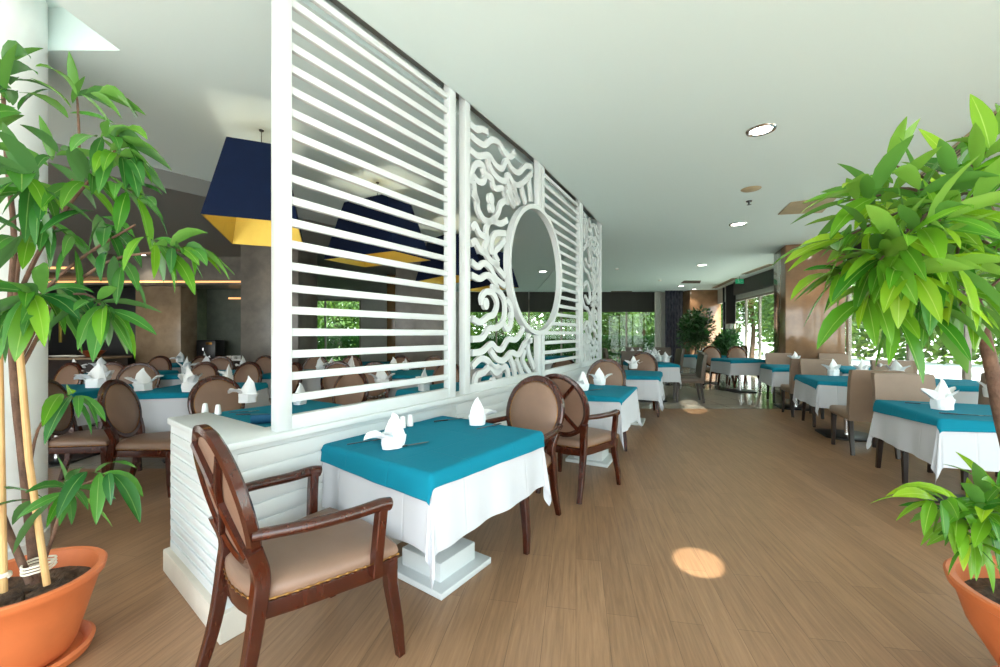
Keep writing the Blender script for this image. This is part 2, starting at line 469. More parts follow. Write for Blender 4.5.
# fretwork: strokes traced as centre lines in panel coordinates
FR1 = [  # (origin x, origin y, [strokes]) each on a 667 px enlargement of 100 px
    (455, 100, [
        [(95, 165), (140, 200), (170, 195), (215, 215)],
        [(95, 235), (140, 275), (190, 300), (240, 268), (290, 290), (325, 350), (365, 380), (395, 345)],
        [(95, 335), (150, 375), (220, 372), (265, 435), (310, 458), (340, 405), (375, 460), (420, 485), (470, 440), (510, 450)],
        [(215, 385), (235, 465), (290, 530), (335, 540), (352, 500), (390, 560), (440, 560), (510, 490)],
        [(100, 560), (112, 470), (140, 425), (180, 440), (195, 490), (240, 530), (262, 590), (310, 590), (335, 640), (340, 700)],
        [(112, 500), (150, 545), (185, 545), (200, 505)], [(120, 540), (128, 620), (150, 690)],
        [(345, 545), (365, 620), (385, 700)], [(385, 560), (405, 640), (420, 700)], [(440, 570), (455, 640), (470, 690)], [(490, 520), (500, 600), (505, 680)],
    ]),
    (455, 190, [
        [(105, 20), (140, 65), (152, 135), (190, 200), (245, 205), (285, 150), (302, 95), (335, 60), (325, -10)],
        [(105, 150), (148, 140)], [(245, 205), (300, 225), (345, 200)],
        [(345, 0), (370, 70), (395, 110)], [(385, 0), (415, 60), (425, 95)],
        [(105, 255), (130, 232), (160, 290), (205, 320)], [(225, 205), (205, 270), (212, 330), (195, 395), (232, 470), (290, 500)],
        [(105, 360), (130, 342), (160, 395), (200, 420)], [(240, 430), (242, 340), (270, 290), (335, 290)],
        [(285, 480), (262, 420), (300, 370), (330, 330)],
        [(105, 480), (150, 512), (190, 488), (232, 520), (268, 590), (330, 640)], [(255, 490), (300, 545), (330, 580)],
        [(105, 568), (160, 592), (210, 568), (252, 600), (285, 670)],
    ]),
    (455, 290, [
        [(180, 95), (175, 50), (205, 12), (250, 25), (278, 90), (258, 160), (218, 178), (165, 215), (110, 190)],
        [(240, -20), (300, 20), (330, 90), (322, 200), (272, 252), (222, 258), (180, 318), (110, 328)],
        [(378, 165), (368, 235), (345, 262), (315, 215)], [(340, 60), (370, 110), (378, 165)],
        [(110, 420), (180, 408), (238, 360), (272, 392), (312, 392), (352, 330), (402, 330), (445, 275), (455, 225)],
        [(232, 400), (272, 458), (322, 468), (372, 418), (422, 430), (465, 355), (510, 335)],
        [(110, 510), (165, 460), (212, 470), (250, 510), (300, 520)],
        [(128, 645), (142, 572), (190, 548), (230, 512), (272, 552), (330, 508), (352, 560), (352, 620)],
        [(362, 440), (390, 520), (402, 600)], [(408, 460), (430, 525), (462, 590)], [(462, 400), (452, 478), (505, 570)],
        [(490, 290), (486, 400), (525, 520)],
    ]),
]
BLOBS = [(455, 190, 235, 60, .045), (455, 190, 240, 120, .04), (455, 290, 200, 92, .045), (455, 290, 372, 175, .035), (455, 290, 250, 612, .035)]
def fret_panel(a, b, label, strokes, blobs, circ=False):
    t, L = panel_frame(a, b, 'fretwork_screen', label)
    e = (b-a).normalized(); w = .075; m = MB()
    if circ:
        cu = (CC-a).dot(e); cz = zc-CAP
        half = math.sqrt(max(0, (CR+.03)**2-(L-.04-cu)**2))
        for z0, z1 in ((0, cz-half), (cz+half, hh)): m.box((L-w/2, 0, (z0+z1)/2), (w, .06, z1-z0), .005)
        m.box((w/2, 0, hh/2), (w, .06, hh), .005)
    else:
        for x in (w/2, L-w/2): m.box((x, 0, hh/2), (w, .06, hh), .005)
    for z in (.035, hh-.035): m.box((L/2, 0, z), (L-2*w, .05, .07), .004)
    m.build('frame', M['white'], t)
    m = MB()
    for st in strokes:
        pts = smooth([Vector((u, 0, z)) for u, z in st], 5)
        pts = [p for p in pts if w*.5 < p.x < L-w*.5 and .02 < p.z < hh-.02 and not (circ and (p.x-cu)**2+(p.z-cz)**2 < (CR+.01)**2)]
        if len(pts) > 2: m.tube(pts, .0275, prof=[(1, .45), (-1, .45), (-1, -.45), (1, -.45)], up=Vector((0, 1, 0)))
    for u, z, r in blobs:
        n = 20
        m.loft([[Vector((u+r*math.cos(2*PI*k/n), y, z+r*1.15*math.sin(2*PI*k/n))) for k in range(n)] for y in (-.016, .016)])
    m.build('fretwork', M['white'], t)
    return t
pa, pb = hit(462, g[1], hd(heads[1])), g[2]-(g[2]-g[1]).normalized()*.012
eb = (pb-pa).normalized()
def unp(px, py):
    q = hit(px, pa, eb); return ((q-pa).dot(eb), H-(py-CY)*q.y/F-CAP)
st2 = [[unp(ox+x/6.67, oy+y/6.67) for x, y in s_] for ox, oy, ss in FR1 for s_ in ss]
bl2 = [unp(ox+x/6.67, oy+y/6.67)+(r,) for ox, oy, x, y, r in BLOBS]
fret_panel(pa, pb, 'white cloud fretwork screen left of the round opening', st2, bl2, True)
e3 = (g[4]-g[3]).normalized(); L4 = (g[4]-g[3]).length-.012; L2 = (pb-pa).length
m4 = lambda u: .04+(u/L2)*(L4-.08)
st4 = [[(m4(L2-u), z) for u, z in s_] for s_ in st2]
for zz in (.55, 1.15, 1.7):              # scrolls that fill what the round opening takes from the other panel
    st4.append([(L4*.15, zz), (L4*.3, zz+.1), (L4*.45, zz-.05), (L4*.4, zz-.2), (L4*.22, zz-.12)])
    st4.append([(L4*.08, zz-.15), (L4*.2, zz-.28), (L4*.34, zz-.3), (L4*.5, zz-.42)])
fret_panel(g[3]+e3*.012, g[4], 'narrow white cloud fretwork screen at the far end of the low wall', st4, [(m4(L2-u), z, r) for u, z, r in bl2])
# round opening
t = thing('round_frame', 'white round ring framing the opening between two screens', 'round frame', CC+Vector((0, 0, zc)), math.atan2(CHEAD.y, CHEAD.x))
m = MB(); n = 64; ring = []
for k in range(n+1):
    a_ = 2*PI*k/n
    ring.append([Vector((math.cos(a_)*r_, y_, math.sin(a_)*r_)) for r_, y_ in ((CR, -.032), (CR+.046, -.032), (CR+.046, .032), (CR, .032))])
m.loft(ring, cap=False); bmesh.ops.remove_doubles(m.bm, verts=m.bm.verts[:], dist=1e-4)
m.build('ring', M['white'], t)

# ------------------------------------------------------------------ room shell
def poly(name, pts, z, m, flip=False):
    b = MB(); vs = [b.bm.verts.new((p[0], p[1], z)) for p in (reversed(pts) if flip else pts)]; b._face(vs)
    return b.build(name, m, recalc=False)
b = MB()
for q in ([(-11, -1.8), (9.5, -1.8), (9.5, 4.1), (-11, 4.1)], [(-.2, 4.1), (9.5, 4.1), (9.5, 7.35), (-.2, 7.35)]):
    b.prism(q, -.2, 0)
fl = b.build('floor', M['plank']); struct(fl)
b = MB()
for q in ([(-11, 4.1), (-.2, 4.1), (-.2, 18.3), (-11, 18.3)], [(-.2, 7.35), (9.8, 7.35), (9.8, 18.3), (-.2, 18.3)]):
    b.prism(q, -.2, 0)
b.build('tiles', M['tile'], fl)
# ceilings
edge = offset_path(-.035)
edge = [edge[0]-d1*1.9, edge[0]] + edge[1:-1] + [edge[-1]+e3*.05]
bk = offset_path(.16); bk = [bk[0]-d1*1.9, bk[0]]+bk[1:-1]+[bk[-1]+e3*.05]
TOPZ = 3.6
b = MB()
b.prism([edge[0], (edge[0].x, -1.8), (9.6, -1.8), (9.6, 18.3), (bk[-1].x, 18.3), bk[-1], edge[-1]] + list(reversed(edge[1:-1])), CEIL, TOPZ)
cl = b.build('ceiling', M['ceil']); struct(cl)
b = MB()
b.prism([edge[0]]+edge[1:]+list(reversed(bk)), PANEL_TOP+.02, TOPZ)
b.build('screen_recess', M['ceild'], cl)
b = MB()   # left ceiling with a raised coffer near the white column
LX, RX, RY = -4.6, -2.48, 2.68
bl = list(bk)
b.prism([(RX, -1.8), (bl[0].x, -1.8)] + bl[:3] + [(bl[2].x-2.6, bl[2].y+1.6), (RX, RY)], CEIL+.02, TOPZ)
b.prism([(RX, RY), (bl[2].x-2.6, bl[2].y+1.6), bl[2]] + bl[3:] + [(bl[-1].x, 18.3), (-11, 18.3), (-11, RY)], CEIL+.02, TOPZ)
b.prism([(-11, -1.8), (RX, -1.8), (RX, RY), (-11, RY)], CEIL+.3, TOPZ)
b.build('left_ceiling', M['ceil'], cl)
so = hd(38); sA = Vector((-3.87, 4.55, 0)); sB = sA+so*3.2
b = MB(); b.prism([sA-so*3.2, sA+so*2.2, (-2.2, 18.2), (-10.9, 18.2), (-10.9, 2.8)], 3.0, CEIL+.03)
b.build('ceiling_soffit', M['ceild'], cl)

# right glazed side
RW = [Vector(v+(0,)) for v in ((3.32, -1.75), (5.35, 3.0), (7.0, 7.0), (7.95, 11.8), (9.05, 16.5), (9.45, 18.2))]
def glazed(a, b_, name, n, zsill=.0, zhead=2.55, ztop=TOPZ, fw=.07, fm='frame', head=True):
    e = (b_-a).normalized(); L = (b_-a).length; fr = MB(); gl = MB()
    for i in range(n+1):
        p = a+e*(L*i/n); fr.bar(p+Vector((0, 0, 0)), p+Vector((0, 0, zhead)), fw, fw, .005, up=e)
    fr.bar(a+Vector((0, 0, zhead)), b_+Vector((0, 0, zhead)), fw, fw, .005)
    fr.bar(a+Vector((0, 0, .04)), b_+Vector((0, 0, .04)), fw, .08, .005)
    w = fr.build(name, M[fm]); struct(w)
    for i in range(n):
        p, q = a+e*(L*i/n+fw/2), a+e*(L*(i+1)/n-fw/2)
        gl.bar((p+q)/2*1+Vector((0, 0, zhead/2)) - e*((q-p).length/2), (p+q)/2+Vector((0, 0, zhead/2))+e*((q-p).length/2), .008, zhead-.1)
    gl.build('pane', M['glass'], w)
    return w
hm = MB()
for a, b_ in zip(RW[:-1], RW[1:]):
    hm.bar(a+Vector((0, 0, (2.59+TOPZ)/2)), b_+Vector((0, 0, (2.59+TOPZ)/2)), .16, TOPZ-2.59)
struct(hm.build('wall_right', M['wall']))
glazed(RW[0], RW[1], 'window_1', 4)
glazed(RW[1], RW[2], 'window_2', 3)
glazed(RW[2], RW[3], 'window_3', 3)
glazed(RW[3], RW[4], 'window_4', 4)
# back wall with its window openings
BY = 18.2
b = MB()
for x0, x1, z0, z1 in ((-11, -9.3, 0, TOPZ), (-9.3, -6.2, 2.85, TOPZ), (-6.2, -1.6, 0, TOPZ), (-1.6, 7.05, 2.85, TOPZ), (7.05, 9.6, 0, TOPZ)):
    b.box(((x0+x1)/2, BY+.1, (z0+z1)/2), (x1-x0, .2, z1-z0))
struct(b.build('wall_back', M['wall']))
glazed(Vector((-9.3, BY, 0)), Vector((-6.2, BY, 0)), 'window_5', 2, zhead=2.82)
glazed(Vector((-1.6, BY, 0)), Vector((7.05, BY, 0)), 'window_6', 6, zhead=2.82, fm='frame')
# far left wall and rear wall (behind the camera), opened wide to let in more daylight
b = MB(); b.box((-11.1, 7.5, TOPZ/2), (.2, 21.6, TOPZ)); struct(b.build('wall_left', M['greystone']))
b = MB(); b.box((-10.85, -1.7, TOPZ/2), (.3, .2, TOPZ)); b.box((-3.7, -1.7, (3.05+TOPZ)/2), (14.1, .2, TOPZ-3.05)); struct(b.build('wall_rear', M['wall']))

# columns
b = MB(); b.lathe([(.46, 0), (.46, .1), (.45, .11), (.45, CEIL+.3)], 64, (-3.27, 2.36, 0))
struct(b.build('column_white', M['column']))
def pillar(name, c, w, d, rot, m, h=CEIL):
    b = MB(); b.box((0, 0, h/2), (w, d, h), .015); o = b.build(name, m); o.location = (c[0], c[1], 0); o.rotation_euler = (0, 0, rot); return struct(o)
pillar('column_marble', (6.55, 8.75), 1.0, 1.0, math.radians(-22), M['marble'])
pillar('column_back', (8.62, 17.6), 1.3, .8, 0, M['marble'])
pillar('column_grey', (-4.22, 7.9), 1.06, .8, 0, M['greystone'], 3.02)
pillar('column_brown', (-2.7, 12.0), 1.1, .9, math.radians(10), M['marbled'])
pillar('column_stone', (-1.62, 8.6), .95, .8, 0, M['greystone'])

# left room back walls: beige stone wall, recess, bulkhead with warm strips
b = MB(); b.box((-7.55, 9.3, 1.2), (1.0, .5, 2.4), .01); struct(b.build('wall_beige', M['beigestone']))
b = MB(); b.box((-5.9, 10.1, 1.5), (2.5, .2, 3.0)); struct(b.build('wall_recess', M['greenstone']))
b = MB(); b.box((-7.3, 9.2, 2.7), (5.6, .8, .6)); b.box((-9.4, 8.3, 2.75), (2.6, 1.2, .5)); bh = struct(b.build('trim_1', M['greystone']))
b = MB(); b.box((-7.3, 8.79, 2.46), (5.2, .02, .035)); b.box((-8.8, 7.69, 2.58), (1.6, .02, .04)); b.box((-5.75, 9.9, 2.2), (1.6, .03, .04)); b.build('strip_light', M['strip'], bh)

# ------------------------------------------------------------------ chairs
def ellipse_ring(mb, a, c, cz, y_of, sec, n=40):
    rings = []
    for k in range(n+1):
        an = 2*PI*k/n; u, v = math.cos(an), math.sin(an)
        rings.append([Vector(((a+o)*u, y_of((c+o)*v)+q, cz+(c+o)*v)) for o, q in sec])
    mb.loft(rings, cap=False); bmesh.ops.remove_doubles(mb.bm, verts=mb.bm.verts[:], dist=1e-5)
BZ, BA, BCc = .755, .232, .248           # oval back: height of its centre, half width, half height
def by(v): return -.225-(v+.25)*.24      # lean of the back
def oval_chair(arms):
    t = thing('armchair' if arms else 'side_chair', '', 'chair')
    hw, rw, yf, yr = .285, .185, .265, -.235
    def outline(s, z, n=9):
        pts = []
        for i in range(n):
            f = i/(n-1); x = -hw+2*hw*f
            pts.append(Vector((x*s, (yf+.035*math.sin(PI*f))*s, z)))
        pts += [Vector(((hw-.012)*s, (yf-.12)*s, z)), Vector(((rw+.035)*s, (yr+.12)*s, z))]
        for i in range(7):
            f = i/6; x = rw-2*rw*f; pts.append(Vector((x*s, (yr-.03*math.sin(PI*f))*s, z)))
        pts += [Vector((-(rw+.035)*s, (yr+.12)*s, z)), Vector((-(hw-.012)*s, (yf-.12)*s, z))]
        return pts
    m = MB(); m.loft([outline(.99, .352), outline(1.0, .358), outline(1.0, .41), outline(.97, .418)]); m.build('seat_frame', M['wood'], t)
    m = MB(); m.loft([outline(.985, .415), outline(1.005, .435), outline(.99, .458), outline(.9, .476), outline(.7, .487), outline(.4, .491)]); seat = m.build('seat', M['leather'], t, 60)
    m = MB(); op = outline(1.004, .421)
    pp = []
    for i in range(len(op)):
        a_, b_ = op[i], op[(i+1) % len(op)]; k = max(1, int((b_-a_).length/.007))
        pp += [a_.lerp(b_, j/k) for j in range(k)]
    pp.append(pp[0]); m.tube(pp, [.0022+.0038*max(0, math.cos(i*2*PI/5)) for i in range(len(pp))], 6)
    m.build('nail_trim', M['brass'], seat)
    for sx in (-1, 1):
        m = MB(); m.tube([(sx*(hw-.026), yf-.022, .4), (sx*(hw-.024), yf-.02, .3), (sx*(hw+.004), yf-.004, .12), (sx*(hw+.01), yf+.006, 0)], [.025, .024, .02, .016], prof=RRECT, up=Vector((0, 1, 0)))
        m.build('leg', M['wood'], t)
        path = smooth([(sx*(rw+.004), -.325, 0), (sx*rw, -.27, .2), (sx*rw, -.235, .42), (sx*(rw-.002), -.228, .52), (sx*(BA*.87), by(-.12)-.002, BZ-.135)], 5)
        m = MB(); n_ = len(path); m.tube(path, [.017+.009*min(1, i/(n_*.5)) for i in range(n_)], prof=RRECT, up=Vector((0, 1, 0)))
        m.build('leg', M['wood'], t)
        if arms:
            m = MB()
            arm = smooth([(sx*(BA+.002), by(-.06), BZ-.075), (sx*(BA+.05), -.1, .672), (sx*(hw+.012), .06, .664), (sx*(hw+.02), .165, .665), (sx*(hw+.018), .21, .655)], 6)
            n_ = len(arm); m.tube(arm, [.02+.007*i/n_ for i in range(n_)], n=12)
            m.tube(smooth([(sx*(hw+.016), .178, .66), (sx*(hw+.01), .17, .55), (sx*(hw-.004), .16, .38)], 4), .0205, prof=RRECT, up=Vector((0, 1, 0)))
            m.build('armrest', M['wood'], t)
    m = MB(); ellipse_ring(m, BA, BCc, BZ, by, [(.022, -.014), (.022, .014), (.012, .022), (-.018, .02), (-.02, -.014), (0, -.022)]); m.build('back_frame', M['wood'], t)
    m = MB(); rings = []; n = 40
    for s_, q in ((.93, -.008), (.93, .012), (.86, .022), (.6, .03), (.3, .033)):
        rings.append([Vector((BA*s_*math.cos(2*PI*k/n), by(BCc*s_*math.sin(2*PI*k/n))+q, BZ+BCc*s_*math.sin(2*PI*k/n))) for k in range(n)])
    m.loft(rings); pad = m.build('back_pad', M['leather'], t, 60)
    m = MB()
    pp = []
    for k in range(241):
        an = 2*PI*k/240; v = BCc*.905*math.sin(an); pp.append(Vector((BA*.905*math.cos(an), by(v)+.019, BZ+v)))
    m.tube(pp, [.0018+.003*max(0, math.cos(k*2*PI/5)) for k in range(241)], 6)
    m.build('nail_trim', M['brass'], pad)
    m = MB()
    for sx in (-1, 1):
        pts = smooth([(sx*BA*.66, by(.18)-.016, BZ+.18), (sx*.035, by(.05)-.02, BZ+.05), (-sx*.02, by(-.05)-.02, BZ-.05), (-sx*BA*.62, by(-.185)-.016, BZ-.185)], 6)
        m.tube(pts, [.014]*len(pts), prof=[(1, .7), (-1, .7), (-1, -.7), (1, -.7)], up=Vector((0, 1, 0)))
    m.build('cross_brace', M['wood'], t)
    return t
ARM = Kind(lambda: oval_chair(True)); SIDE = Kind(lambda: oval_chair(False))
def block_chair(mt):
    def mk():
        t = thing('upholstered_chair', '', 'chair')
        m = MB(); m.box((0, .01, .43), (.47, .5, .1), .03, seg=3); m.build('seat', M[mt], t)
        m = MB(); m.loft([[Vector((x*sc, y0+dy, z)) for x, dy in ((-.235, -.035), (.235, -.035), (.235, .035), (-.235, .035))] for z, y0, sc in ((.38, -.225, .97), (.5, -.235, 1), (.8, -.265, 1), (.93, -.29, .99), (.95, -.292, .96))])
        m.build('backrest', M[mt], t)
        for sx in (-1, 1):
            m = MB(); m.tube([(sx*.2, .215, .39), (sx*.2, .225, 0)], [.024, .016], prof=RRECT, up=Vector((0, 1, 0))); m.build('leg', M['darkwood'], t)
            m = MB(); m.tube([(sx*.2, -.2, .39), (sx*.2, -.26, 0)], [.024, .017], prof=RRECT, up=Vector((0, 1, 0))); m.build('leg', M['darkwood'], t)
        return t
    return mk
BLOCK = Kind(block_chair('leather2')); DARKB = Kind(block_chair('leather3'))

# ------------------------------------------------------------------ tables and cloths
TZ = .75
def table_white():
    t = thing('dining_table', '', 'table')
    m = MB(); m.box((0, 0, TZ-.02), (.74, .78, .03), .004); m.build('tabletop', M['darkwood'], t)
    m = MB(); m.box((0, 0, .02), (.44, .42, .035), .004); m.build('base_plate', M['white'], t)
    m = MB(); m.box((0, 0, .085), (.3, .29, .1), .006); m.build('base_block', M['white'], t)
    m = MB(); m.box((0, 0, .42), (.1, .1, .6), .006); m.build('column', M['white'], t)
    return t
def table_black():
    t = thing('dining_table', '', 'table')
    m = MB(); m.box((0, 0, TZ-.02), (.74, .78, .03), .004); m.build('tabletop', M['darkwood'], t)
    m = MB(); m.prism([(-.29, -.2), (-.2, -.29), (.2, -.29), (.29, -.2), (.29, .2), (.2, .29), (-.2, .29), (-.29, .2)], 0, .022, .006); m.build('base_plate', M['black'], t)
    m = MB(); m.lathe([(.035, .02), (.03, .06), (.03, TZ-.04)], 20); m.build('column', M['chrome'], t)
    return t
TW = Kind(table_white); TB = Kind(table_black)
def cloth(name, m, half, thalf=(.44, .44), off=(0, 0), rot=0, z=TZ-.003, r=.012, flare=.07, amp=.05, n=44, seed=0, wallside=False):
    mb = MB(); rr = random.Random(seed); grid = []
    k1, k2, ph = rr.uniform(9, 13), rr.uniform(17, 24), rr.uniform(0, 6)
    ca, sa = math.cos(rot), math.sin(rot)
    tx, ty = thalf[0]-r*.3, thalf[1]-r*.3
    for i in range(n+1):
        row = []
        for j in range(n+1):
            u, v = (i/n*2-1)*half[0], (j/n*2-1)*half[1]
            x, y = u*ca-v*sa+off[0], u*sa+v*ca+off[1]
            qx, qy = max(-tx, min(tx, x)), max(-ty, min(ty, y))
            dx, dy = x-qx, y-qy; d = math.hypot(dx, dy)
            if d < 1e-6: p = (x, y, z + .0012*math.sin(7*x+ph)*math.sin(6*y))
            else:
                nx, ny = dx/d, dy/d
                if d < r*PI/2: o, dn = r*math.sin(d/r), r*(1-math.cos(d/r))
                else:
                    dn = r+d-r*PI/2; s = qx*1.0+qy*1.3
                    cor = min(abs(dx), abs(dy))/max(d, 1e-6)
                    wv = amp*dn*(math.sin(k1*s+ph)*.6+math.sin(k2*s+2*ph)*.35)
                    wv += .10*cor*dn*math.sin(9*math.atan2(abs(dy), abs(dx))+ph)
                    o = r+flare*dn+wv+ (.05*cor*dn)
                if wallside and nx < 0: o = min(o, r+.002) if dx else o
                p = (qx+nx*(min(o, r) if wallside and nx < 0 else o), qy+ny*o, z-dn)
            row.append(mb.bm.verts.new(p))
        grid.append(row)
    for i in range(n):
        for j in range(n):
            mb._face((grid[i][j], grid[i+1][j], grid[i+1][j+1], grid[i][j+1]), ((i/n, j/n), ((i+1)/n, j/n), ((i+1)/n, (j+1)/n), (i/n, (j+1)/n)))
    return mb.build(name, m, None, 180)
CL = {}
def put_cloths(c, heading, where, big=1, seed=1, near=False, teal_off=(0, 0), teal_rot=.03, size=(1, 1), teal_half=(.51, .51), drop=.33, wallside=False):
    key = (seed if near else seed % 3, near, size, teal_half, drop)
    th = (.44*size[0], .44*size[1])
    if key not in CL or near:
        n = 64 if near else 30
        w_ = cloth('tablecloth', M['linen'], (th[0]+drop, th[1]+drop), th, (0, 0), .0, n=n, seed=seed, wallside=wallside)
        q_ = cloth('table_topper', M['teal'], (teal_half[0]*size[0], teal_half[1]*size[1]), (th[0]+.004, th[1]+.004), teal_off, teal_rot, z=TZ+.004, r=.018, flare=.12, n=n, seed=seed+5, wallside=wallside)
        CL[key] = (w_, q_)
    else:
        w_, q_ = (o.copy() for o in CL[key]); C.objects.link(w_); C.objects.link(q_)
    for o in (w_, q_): o.location = (c[0], c[1], 0); o.rotation_euler = (0, 0, rz(heading))
    tag(w_, f'white tablecloth hanging from {where}', 'tablecloth', 'white tablecloths')
    tag(q_, f'teal cloth laid over white on {where}', 'tablecloth', 'teal overlay cloths')
# napkins
def nap_lily(seed, low):
    rr = random.Random(seed); m = MB(); n = 20
    def rg(z, r, fx, fy, ox, oy): return [Vector((ox+r*fx*math.cos(2*PI*k/n)*(1+.12*math.sin(3*2*PI*k/n+seed)), oy+r*fy*math.sin(2*PI*k/n)*(1+.1*math.sin(5*2*PI*k/n)), z)) for k in range(n)]
    m.loft([rg(0, .056, 1, .75, 0, 0), rg(.03, .058, 1, .75, 0, 0), rg(.06, .062, 1, .72, .003, 0), rg(.064, .054, 1, .68, .003, 0), rg(.1, .05, .95, .5, .006, .004), rg(.135, .034, .95, .36, .012, .006), rg(.16, .016, 1, .3, .012, .008), rg(.178, .003, 1, .5, .006, .01)])
    def petal(a, up, L, w):
        d = Vector((math.cos(a)*math.cos(up), math.sin(a)*math.cos(up), math.sin(up)))
        base = Vector((math.cos(a)*.035, math.sin(a)*.028, .045))
        for s in (0, .006): m.leaf(base+Vector((0, 0, s)), d, L, w, .5 if not low else .8, rr.uniform(-.3, .3), .45)
    if low:
        petal(PI+rr.uniform(-.2, .2), .55, .12, .085); petal(PI+1.0, .9, .1, .06)
    else:
        petal(PI*.95, .85, .115, .06); petal(.05*PI, .85, .115, .06); petal(-PI/2, 1.1, .08, .05)
    for v in m.bm.verts:
        v.co += noise.noise_vector(v.co*22+Vector((seed, 0, 0)))*.009*min(1, v.co.z/.02 if v.co.z > 0 else 0)
        v.co.z = max(v.co.z, 0)
    return m.build('napkin', M['napkin'], None, 24)
NAP = {}
def put_nap(c, rot, label, kind='lily', seed=1, sc=1.0, z=TZ+.008):
    k = (kind, seed % 3)
    if k not in NAP: o = NAP[k] = nap_lily(seed % 3+1, kind == 'low')
    else: o = NAP[k].copy(); C.objects.link(o)
    o.location = (c[0], c[1], z); o.rotation_euler = (0, 0, rot); o.scale = (sc,)*3
    return tag(o, label, 'napkin', 'folded white napkins')
# cutlery
def mk_knife():
    m = MB(); m.bar((-.11, 0, .005), (-.01, 0, .005), .012, .008, .003); m.loft([[Vector((x, y*w, .005+z)) for y, z in ((-1, .0005), (1, .0005), (1, -.0005), (-1, -.0005))] for x, w in ((-.01, .006), (.04, .009), (.09, .009), (.115, .002))])
    o = m.build('knife', M['steel']); return o
def mk_fork():
    m = MB(); m.bar((-.1, 0, .005), (.03, 0, .007), .009, .004, .0015)
    m.loft([[Vector((x, y*w, z+q)) for y, q in ((-1, .001), (1, .001), (1, -.001), (-1, -.001))] for x, w, z in ((.025, .004, .007), (.04, .012, .006), (.055, .012, .007))])
    for y in (-.009, -.003, .003, .009): m.bar((.054, y, .007), (.1, y, .009), .003, .002)
    return m.build('fork', M['steel'])
CUT = {}
def put_cut(kind, c, rot, label):
    if kind not in CUT: o = CUT[kind] = mk_knife() if kind == 'knife' else mk_fork()
    else: o = CUT[kind].copy(); C.objects.link(o)
    o.location = (c[0], c[1], TZ+.008); o.rotation_euler = (0, 0, rot)
    return tag(o, label, kind, 'cutlery laid on the tables')
def mk_shaker():
    t = thing('shaker', '', 'shaker')
    m = MB(); m.lathe([(.002, 0), (.021, 0), (.022, .01), (.019, .04), (.016, .06)], 20); m.build('body', M['ceramic'], t)
    m = MB(); m.lathe([(.016, .06), (.0155, .066), (.011, .072), (.001, .074)], 20); m.build('lid', M['ceramic'], t)
    return t
SHK = Kind(mk_shaker)
def put_shaker(c, label): return SHK.put((c[0], c[1], TZ+.008), 0, label, 'salt and pepper shakers')

# --- row along the screen
GA = 'armchairs at the tables beside the screen'
T1 = Vector((-.352, 2.363, 0)); TH = 35.5
d_, p_ = hd(TH), Vector((-hd(TH).y, hd(TH).x, 0))
TW.put(T1, rz(TH), 'pedestal table on a white block base, nearest beside the low wall', 'tables beside the screen')
put_cloths(T1, TH, 'the nearest table by the low wall', seed=3, near=True, teal_off=(-.0, -.03), teal_rot=-.035, teal_half=(.53, .515), drop=.325, size=(.92, 1.057), wallside=True)
ARM.put((-.82, 1.715, 0), rz(41), 'mahogany armchair with its crossed oval back to us, nearest in the photo', GA)
ARM.put((.09, 2.91, 0), rz(180+37), 'mahogany armchair facing us across the nearest table, its taupe oval pad in view', GA)
T2 = Vector((.98, 4.395, 0)); T2H = 28
TW.put(T2, rz(T2H), 'second table from the front beside the screen', 'tables beside the screen')
put_cloths(T2, T2H, 'the second table along the screen', seed=8, near=True, teal_off=(-.02, 0), teal_rot=.05, size=(.88, 1), wallside=True)
ARM.put((.665, 3.62, 0), rz(36), 'mahogany armchair with crossed back pulled up to the second table by the screen', GA)
ARM.put((1.27, 5.06, 0), rz(180+22), 'armchair with taupe oval pad facing us across the second table', GA)
T3 = Vector((1.97, 6.26, 0))
TW.put(T3, rz(24), 'third table from the front beside the screen', 'tables beside the screen')
put_cloths(T3, 24, 'the third table along the screen', seed=4)
ARM.put((2.4, 6.98, 0), rz(180+25), 'armchair facing us across the third table by the screen', GA)
T4 = Vector((3.05, 8.35, 0))
TB.put(T4, rz(8), 'table at the edge of the tiled floor beyond the screen', 'tables on the tiled floor')
put_cloths(T4, 8, 'the table just beyond the screen end', seed=5)
DARKB.put((3.75, 8.2, 0), rz(-75), 'dark high-backed chair right of the table beyond the screen, the nearer of two', 'dark upholstered chairs')
DARKB.put((4.0, 8.75, 0), rz(-75), 'dark high-backed chair right of the table beyond the screen, the farther of two', 'dark upholstered chairs')
DARKB.put((3.0, 9.15, 0), rz(185), 'dark high-backed chair behind the table beyond the screen', 'dark upholstered chairs')
T5 = Vector((3.75, 10.9, 0))
TB.put(T5, rz(5), 'far table in front of the back window', 'tables on the tiled floor')
put_cloths(T5, 5, 'the far table before the back window', seed=1)
for i, (x, y, h_, w_) in enumerate(((3.1, 11.0, 95, 'left of'), (4.45, 10.8, -85, 'right of'), (3.9, 11.7, 183, 'behind'), (4.6, 11.6, 200, 'behind and right of'))):
    DARKB.put((x, y, 0), rz(h_), f'dark high-backed chair {w_} the far table by the back window', 'dark upholstered chairs')

